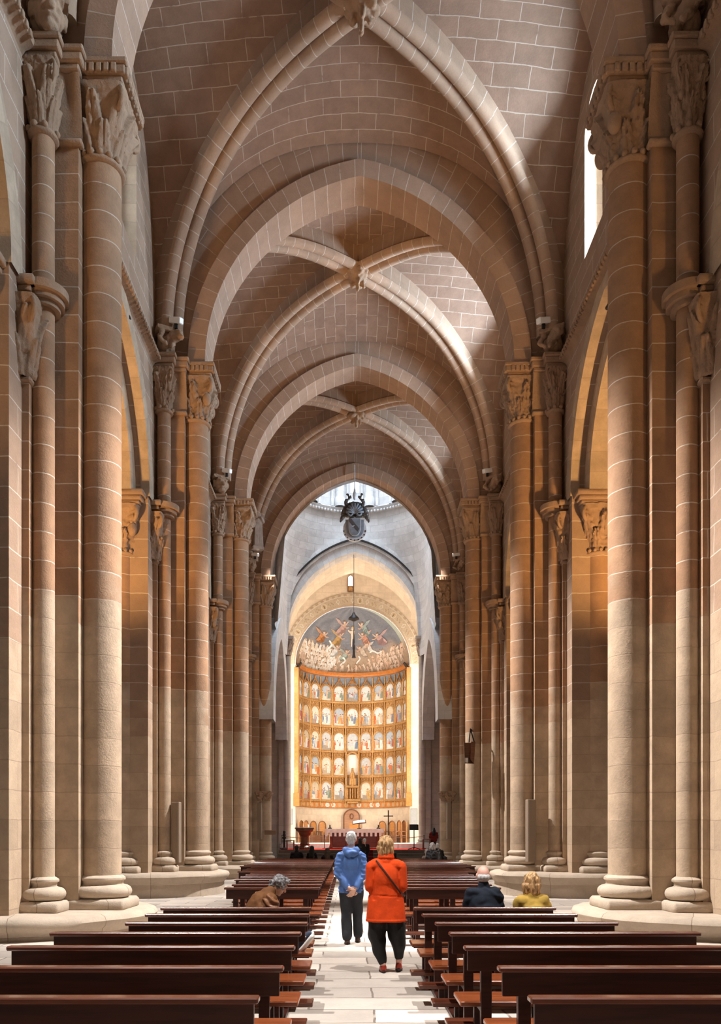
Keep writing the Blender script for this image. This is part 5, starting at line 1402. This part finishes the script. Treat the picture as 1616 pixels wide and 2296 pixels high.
blob('trousers', pr, .011, M['blacktrouser'], t, 2, wrinkle(.022, 7, 6, 8))
shoe('shoe', (-.035, .03, 0), .05, M['redshoe'], t, w=.044); shoe('shoe', (.165, .09, .012), -.12, M['redshoe'], t, w=.044, lift=-.10)

# ---------------------------------------------------------------- seated people
def seated(x, y, label, htop, sw, top, hairm, skin, hair='short', legm=M['darkcloth'], yaw=0.0, topname='jacket', seat=.445, k=1.0):
    """sitting upright facing the altar; htop=height of the head top, sw=half shoulder width"""
    t = thing('person', label, 'person', (x, y, 0)); t.rotation_euler.z = yaw
    hz = htop-.115*k; sh = htop-.33*k; s = seat
    hp, T = head_prims((0, .03, hz), 0, -.06, 0, k); face(t, T, k)
    ex = sw-.045
    body = hp+[('c', V(0, .015, hz-.08), .052*k, V(0, 0, sh+.04), .06*k), ('c', V(0, .02, sh-.03), .05*k, V(0, 0, s+.11), .10*k), ('c', V(-ex+.03, 0, sh), .045, V(-ex, .06, sh-.26), .04), ('c', V(-ex, .06, sh-.26), .038, V(-.10, .28, s+.22), .027), ('c', V(ex-.03, 0, sh), .045, V(ex, .06, sh-.26), .04), ('c', V(ex, .06, sh-.26), .038, V(.10, .28, s+.22), .027)]
    for q in (-1, 1): body += [('c', V(q*.09, .02, s+.09), .075, V(q*.11, .42, s+.06), .055), ('c', V(q*.11, .42, s+.06), .052, V(q*.11, .44, .09), .036)]
    body_mesh(t, body, [hand(V(q*.10, .28, s+.22), V(-q*.4, .8, -.3), V(0, 0, -1), V(-q, .2, .1), .4, .95) for q in (-1, 1)], skin, .014)
    pr = [('c', V(-sw+.10, -.01, sh-.01), .088*k, V(sw-.10, -.01, sh-.01), .088*k), ('e', V(0, -.01, sh-.16), (sw-.035, .135, .24*k)), ('e', V(0, 0, s+.13), (sw-.04, .14, .14)), ('c', V(0, 0, sh+.04), .085*k, V(0, .01, sh+.09), .070*k)]
    for q in (-1, 1): pr += [('c', V(q*(sw-.085), -.005, sh-.03), .080*k, V(q*ex, .05, sh-.26), .068), ('c', V(q*ex, .05, sh-.26), .066, V(q*.12, .25, s+.23), .045)]
    blob(topname, pr, .012, top, t, 2, lambda p: .012*noise.noise(V(p.x*8+x, p.y*6, p.z*5))+.007*math.sin(p.z*45+8*p.x+4*noise.noise(p*7)))
    pr = [('c', V(-.08, 0, s+.10), .115, V(.08, 0, s+.10), .115)]
    for q in (-1, 1): pr += [('c', V(q*.09, .02, s+.09), .098, V(q*.11, .42, s+.07), .075), ('c', V(q*.11, .42, s+.07), .072, V(q*.11, .44, .08), .062)]
    blob('trousers', pr, .015, legm, t, 2)
    for q in (-1, 1): shoe('shoe', (q*.11, .48, 0), 0, M['brownshoe'], t)
    if hair == 'bald':
        pr = [('e', T(0, -.030, -.028), (.080*k, .078*k, .056*k)), ('e', T(-.045, 0, -.03), (.036, .06, .045)), ('e', T(.045, 0, -.03), (.036, .06, .045))]
        blob('hair', pr, .008, hairm, t, 1, hair_noise(.004, 30, 14, 2))
    elif hair == 'short':
        blob('hair', [('e', T(0, -.012, .02), (.085*k, .102*k, .102*k)), ('e', T(0, -.045, -.035), (.072*k, .056*k, .066*k))], .009, hairm, t, 1, hair_noise(.008, 26, 12, x))
    elif hair == 'bob':
        pr = [('e', T(0, -.015, .02), (.096*k, .110*k, .106*k)), ('e', T(0, -.05, -.06), (.088*k, .062*k, .075*k)), ('e', T(-.062, -.005, -.055), (.036, .058, .075)), ('e', T(.062, -.005, -.055), (.036, .058, .075))]
        for q in range(13):
            a = PI*(1.0+q/12); pr.append(('c', T(.090*math.cos(a), .088*math.sin(a)-.01, -.03), .024, T(.088*math.cos(a), .085*math.sin(a), -.125-.012*math.sin(q*2.3)), .018))
        blob('hair', pr, .008, hairm, t, 1, hair_noise(.018, 24, 9, x))
    elif hair == 'long':
        blob('hair', [('e', T(0, -.012, .02), (.090*k, .106*k, .104*k)), ('c', T(0, -.05, -.04), .088*k, T(0, -.10, -.30), .11*k), ('c', T(-.06, -.03, -.06), .05, T(-.09, -.05, -.30), .06), ('c', T(.06, -.03, -.06), .05, T(.09, -.05, -.30), .06)], .012, hairm, t, 1, hair_noise(.010, 20, 6, x))
    return t
D = 9.43
seated(PXW(1084, D), D, 'bald man in a dark navy jacket sitting on the right, seen from behind', 1.345, .235, M['navy'], M['hairgrey'], M['skinpink'], 'bald')
seated(PXW(1193, D), D, 'blond woman in a mustard yellow sweater sitting on the right', 1.255, .225, M['mustard'], M['hairblond'], M['skinpink'], 'bob', topname='sweater')
# man in the brown jacket bending forward on the left, turned towards the aisle
D = 9.45
t = thing('person', 'grey haired man in a brown suede jacket bending over on the left', 'person', (PXW(585, D), D, 0))
from mathutils import Euler
yw = -1.05
m3 = Euler((0, 0, yw)).to_matrix()
def B(side, fwd, z): v = m3 @ Vector((side, fwd, 0)); return V(v.x, v.y, z)
hp, T = head_prims(B(.0, .235, 1.105), yw, -.62, 0); face(t, T)
body = hp+[('c', B(0, .16, 1.05), .052, B(0, .06, .99), .06), ('c', B(0, .03, .90), .07, B(0, -.10, .56), .11), ('c', B(.17, .05, .93), .05, B(.22, .12, .70), .042), ('c', B(.22, .12, .70), .04, B(.12, .34, .66), .028), ('c', B(-.17, .05, .93), .05, B(-.22, .12, .70), .042), ('c', B(-.22, .12, .70), .04, B(-.1, .34, .66), .028)]
for q in (-1, 1): body += [('c', B(q*.10, -.08, .54), .075, V(q*.12, .34, .52), .055), ('c', V(q*.12, .34, .52), .052, V(q*.12, .36, .09), .036)]
body_mesh(t, body, [hand(B(q*.11, .34, .66), B(-q*.3, .8, -.3), V(0, 0, -1), B(-q, .2, 0), .4) for q in (-1, 1)], M['skin'])
blob('hair', [('e', T(0, -.012, .022), (.086, .102, .102)), ('e', T(0, -.05, -.03), (.074, .056, .066)), ('e', T(0, .03, .075), (.07, .07, .045))], .008, M['hairdark'], t, 1, hair_noise(.016, 34, 30, 3))
pr = [('c', B(-.15, .05, .95), .085, B(.15, .05, .95), .085), ('c', B(0, .01, .88), .165, B(0, -.11, .58), .17), ('c', B(-.10, -.02, .8), .13, B(-.1, -.12, .56), .13), ('c', B(.10, -.02, .8), .13, B(.1, -.12, .56), .13), ('c', B(0, .08, 1.0), .085, B(0, .125, 1.035), .068)]
jk = blob('jacket', pr, .011, M['tan'], t, 2, wrinkle(.010, 8, 8, 2))
for q in (-1, 1):
    pr = [('c', B(q*.17, .04, .93), .088, B(q*.225, .10, .72), .074), ('c', B(q*.225, .10, .72), .072, B(q*.13, .31, .67), .05)]
    blob('sleeve', pr, .009, M['tanleather'], jk, 2, lambda p: .012*math.sin(p.z*60+p.x*40+4*noise.noise(p*10)))
pr = [('c', V(-.08, -.02, .555), .115, V(.08, -.02, .555), .115)]
for q in (-1, 1): pr += [('c', B(q*.09, -.06, .545), .10, V(q*.12, .34, .53), .075), ('c', V(q*.12, .34, .53), .072, V(q*.12, .36, .08), .062)]
blob('trousers', pr, .014, M['greytrouser'], t, 2)
for q in (-1, 1): shoe('shoe', (q*.12, .40, 0), 0, M['brownshoe'], t)

# foot sticking out beyond the pew end
t = thing('person', 'navy sneaker with white sole of someone lying on a left pew, poking into the aisle', 'person', (-.80, 8.68, .52)); t.rotation_euler = (0, 0, 0)
R = Euler((0, .95, 0)).to_matrix()       # sole turned to the aisle, toe up
def S(x, y, z): return R @ Vector((x, y, z))
# local: toe along +z after the tilt
pr = [('c', V(-.03, 0, -.04), .042, V(.09, -.02, .10), .036), ('c', V(-.06, 0, .0), .045, V(.0, -.01, .06), .045), ('c', V(.02, -.01, .05), .045, V(.10, -.02, .115), .034)]
u = blob('sneaker', pr, .009, M['navyshoe'], t, 2)
pr = [('c', V(.01, -.0, -.065), .030, V(.125, -.02, .085), .030), ('c', V(-.0, .03, -.06), .022, V(.12, .02, .085), .022), ('c', V(-.0, -.03, -.06), .022, V(.12, -.05, .085), .022), ('c', V(.12, -.02, .085), .03, V(.125, -.02, .12), .025)]
blob('sole', pr, .009, M['rubber'], u, 2)
MB().tube([(-.02+.02*k, -.05, .05+.016*k) for k in range(4)], .006).tube([(0+.02*k, -.052, .04+.016*k) for k in range(4)], .006).build('laces', M['rubber'], u)
pr = [('c', V(-.05, .0, .02), .042, V(-.45, .02, .02), .055), ('c', V(-.45, .02, .02), .06, V(-.85, .02, .05), .075)]
blob('body', [(p[0], p[1], p[2]*.75, p[3], p[4]*.75) for p in pr], .014, M['skin'], t, 2)
blob('trousers', [('c', V(-.09, 0, .02), .058, V(-.45, .02, .02), .066), ('c', V(-.45, .02, .02), .068, V(-.85, .02, .05), .085)], .014, M['greytrouser'], t, 2)

# far seated and standing figures near the altar steps
DK = M['darkcloth']
seated(PXW(665, 30.05), 30.05, 'short haired person in dark clothes in the front left pew, leftmost of three', 1.36, .25, DK, M['hairblack'], M['skin'], 'short', k=1.0)
seated(PXW(699, 30.05), 30.05, 'long dark haired person in dark clothes, middle of three in front left pews', 1.34, .21, DK, M['hairblack'], M['skin'], 'long')
seated(PXW(734, 29.2), 29.2, 'long brown haired woman in dark clothes, nearest the aisle of three front left sitters', 1.27, .23, DK, M['hairbrown'], M['skin'], 'long')
seated(PXW(885, 29.2), 29.2, 'dark haired child low in a right pew beside the orange coat', 1.12, .18, DK, M['hairblack'], M['skin'], 'short', k=.9)
seated(PXW(985, 28.35), 28.35, 'heavy set person in black at the outer end of the right front pews', 1.24, .29, DK, M['hairblack'], M['skin'], 'long')
seated(PXW(969, 29.2), 29.2, 'grey haired woman in a patterned top in the right front pews', 1.46, .23, M['patterned'], M['hairgrey'], M['skinpink'], 'bob', topname='blouse')
seated(PXW(957, 30.05), 30.05, 'person wrapped in a pale grey shawl in the right front pews', 1.22, .20, M['greycloth'], M['hairgrey'], M['skinpink'], 'short', topname='shawl')
seated(PXW(981, 30.05), 30.05, 'grey bearded man in a dark coat in the right front pews', 1.44, .24, DK, M['hairgrey'], M['skinpink'], 'short')
t = seated(PXW(972, 46.9), 46.9, 'dark haired woman in a red sweater sitting at the right edge of the choir', 1.30, .26, M['redcloth'], M['hairblack'], M['skin'], 'long', topname='sweater'); t.location.z = PZ
def standing(x, y, h, label, top, hairm, hair):
    t = thing('person', label, 'person', (x, y, 0)); k = h/1.7
    hp, T = head_prims((0, .02, h-.115), 0, 0, 0, k); face(t, T, k)
    body = hp+[('c', V(0, .01, h-.2), .05, V(0, 0, h-.34), .06), ('c', V(0, 0, h-.38), .11, V(0, 0, .9*k), .12)]
    for q in (-1, 1): body += [('c', V(q*.17, 0, h-.36), .045, V(q*.21, 0, h-.64), .04), ('c', V(q*.21, 0, h-.64), .038, V(q*.18, .12, .88*k), .028), ('c', V(q*.08, 0, .85*k), .08, V(q*.08, .02, .46*k), .055), ('c', V(q*.08, .02, .46*k), .05, V(q*.09, -.01, .08), .036)]
    body_mesh(t, body, [hand(V(q*.18, .12, .88*k), V(0, .3, -.9), V(-q, 0, 0), V(0, 1, .2), .35) for q in (-1, 1)], M['skin'], .015)
    pr = [('c', V(-.14, 0, h-.36), .085, V(.14, 0, h-.36), .085), ('e', V(0, 0, h-.55), (.19, .13, .25)), ('e', V(0, 0, .85*k), (.20, .14, .18))]
    for q in (-1, 1): pr += [('c', V(q*.165, 0, h-.36), .078, V(q*.21, -.0, h-.64), .066), ('c', V(q*.21, 0, h-.64), .064, V(q*.185, .11, .92*k), .046)]
    blob('coat', pr, .014, top, t, 2, wrinkle(.012, 8, 5, x))
    pr = []
    for q in (-1, 1): pr += [('c', V(q*.08, 0, .84*k), .105, V(q*.08, .02, .46*k), .08), ('c', V(q*.08, .02, .46*k), .078, V(q*.09, -.01, .07), .066)]
    blob('trousers', pr, .015, M['darkcloth'], t, 2)
    for q in (-1, 1): shoe('shoe', (q*.09, .03, 0), 0, M['brownshoe'], t)
    if hair == 'long': blob('hair', [('e', T(0, -.012, .02), (.090, .106, .104)), ('c', T(0, -.05, -.04), .085, T(0, -.10, -.32), .10)], .012, hairm, t, 1)
    else: blob('hair', [('e', T(0, -.012, .02), (.086, .102, .102)), ('e', T(0, -.045, -.035), (.072, .056, .066))], .011, hairm, t, 1)
standing(PXW(807, 38.5), 38.5, 1.63, 'long dark haired woman standing in the aisle before the altar', DK, M['hairblack'], 'long')
standing(PXW(817, 40.0), 40.0, 1.60, 'grey haired person in dark clothes before the altar, right of the long haired woman', DK, M['hairgrey'], 'short')
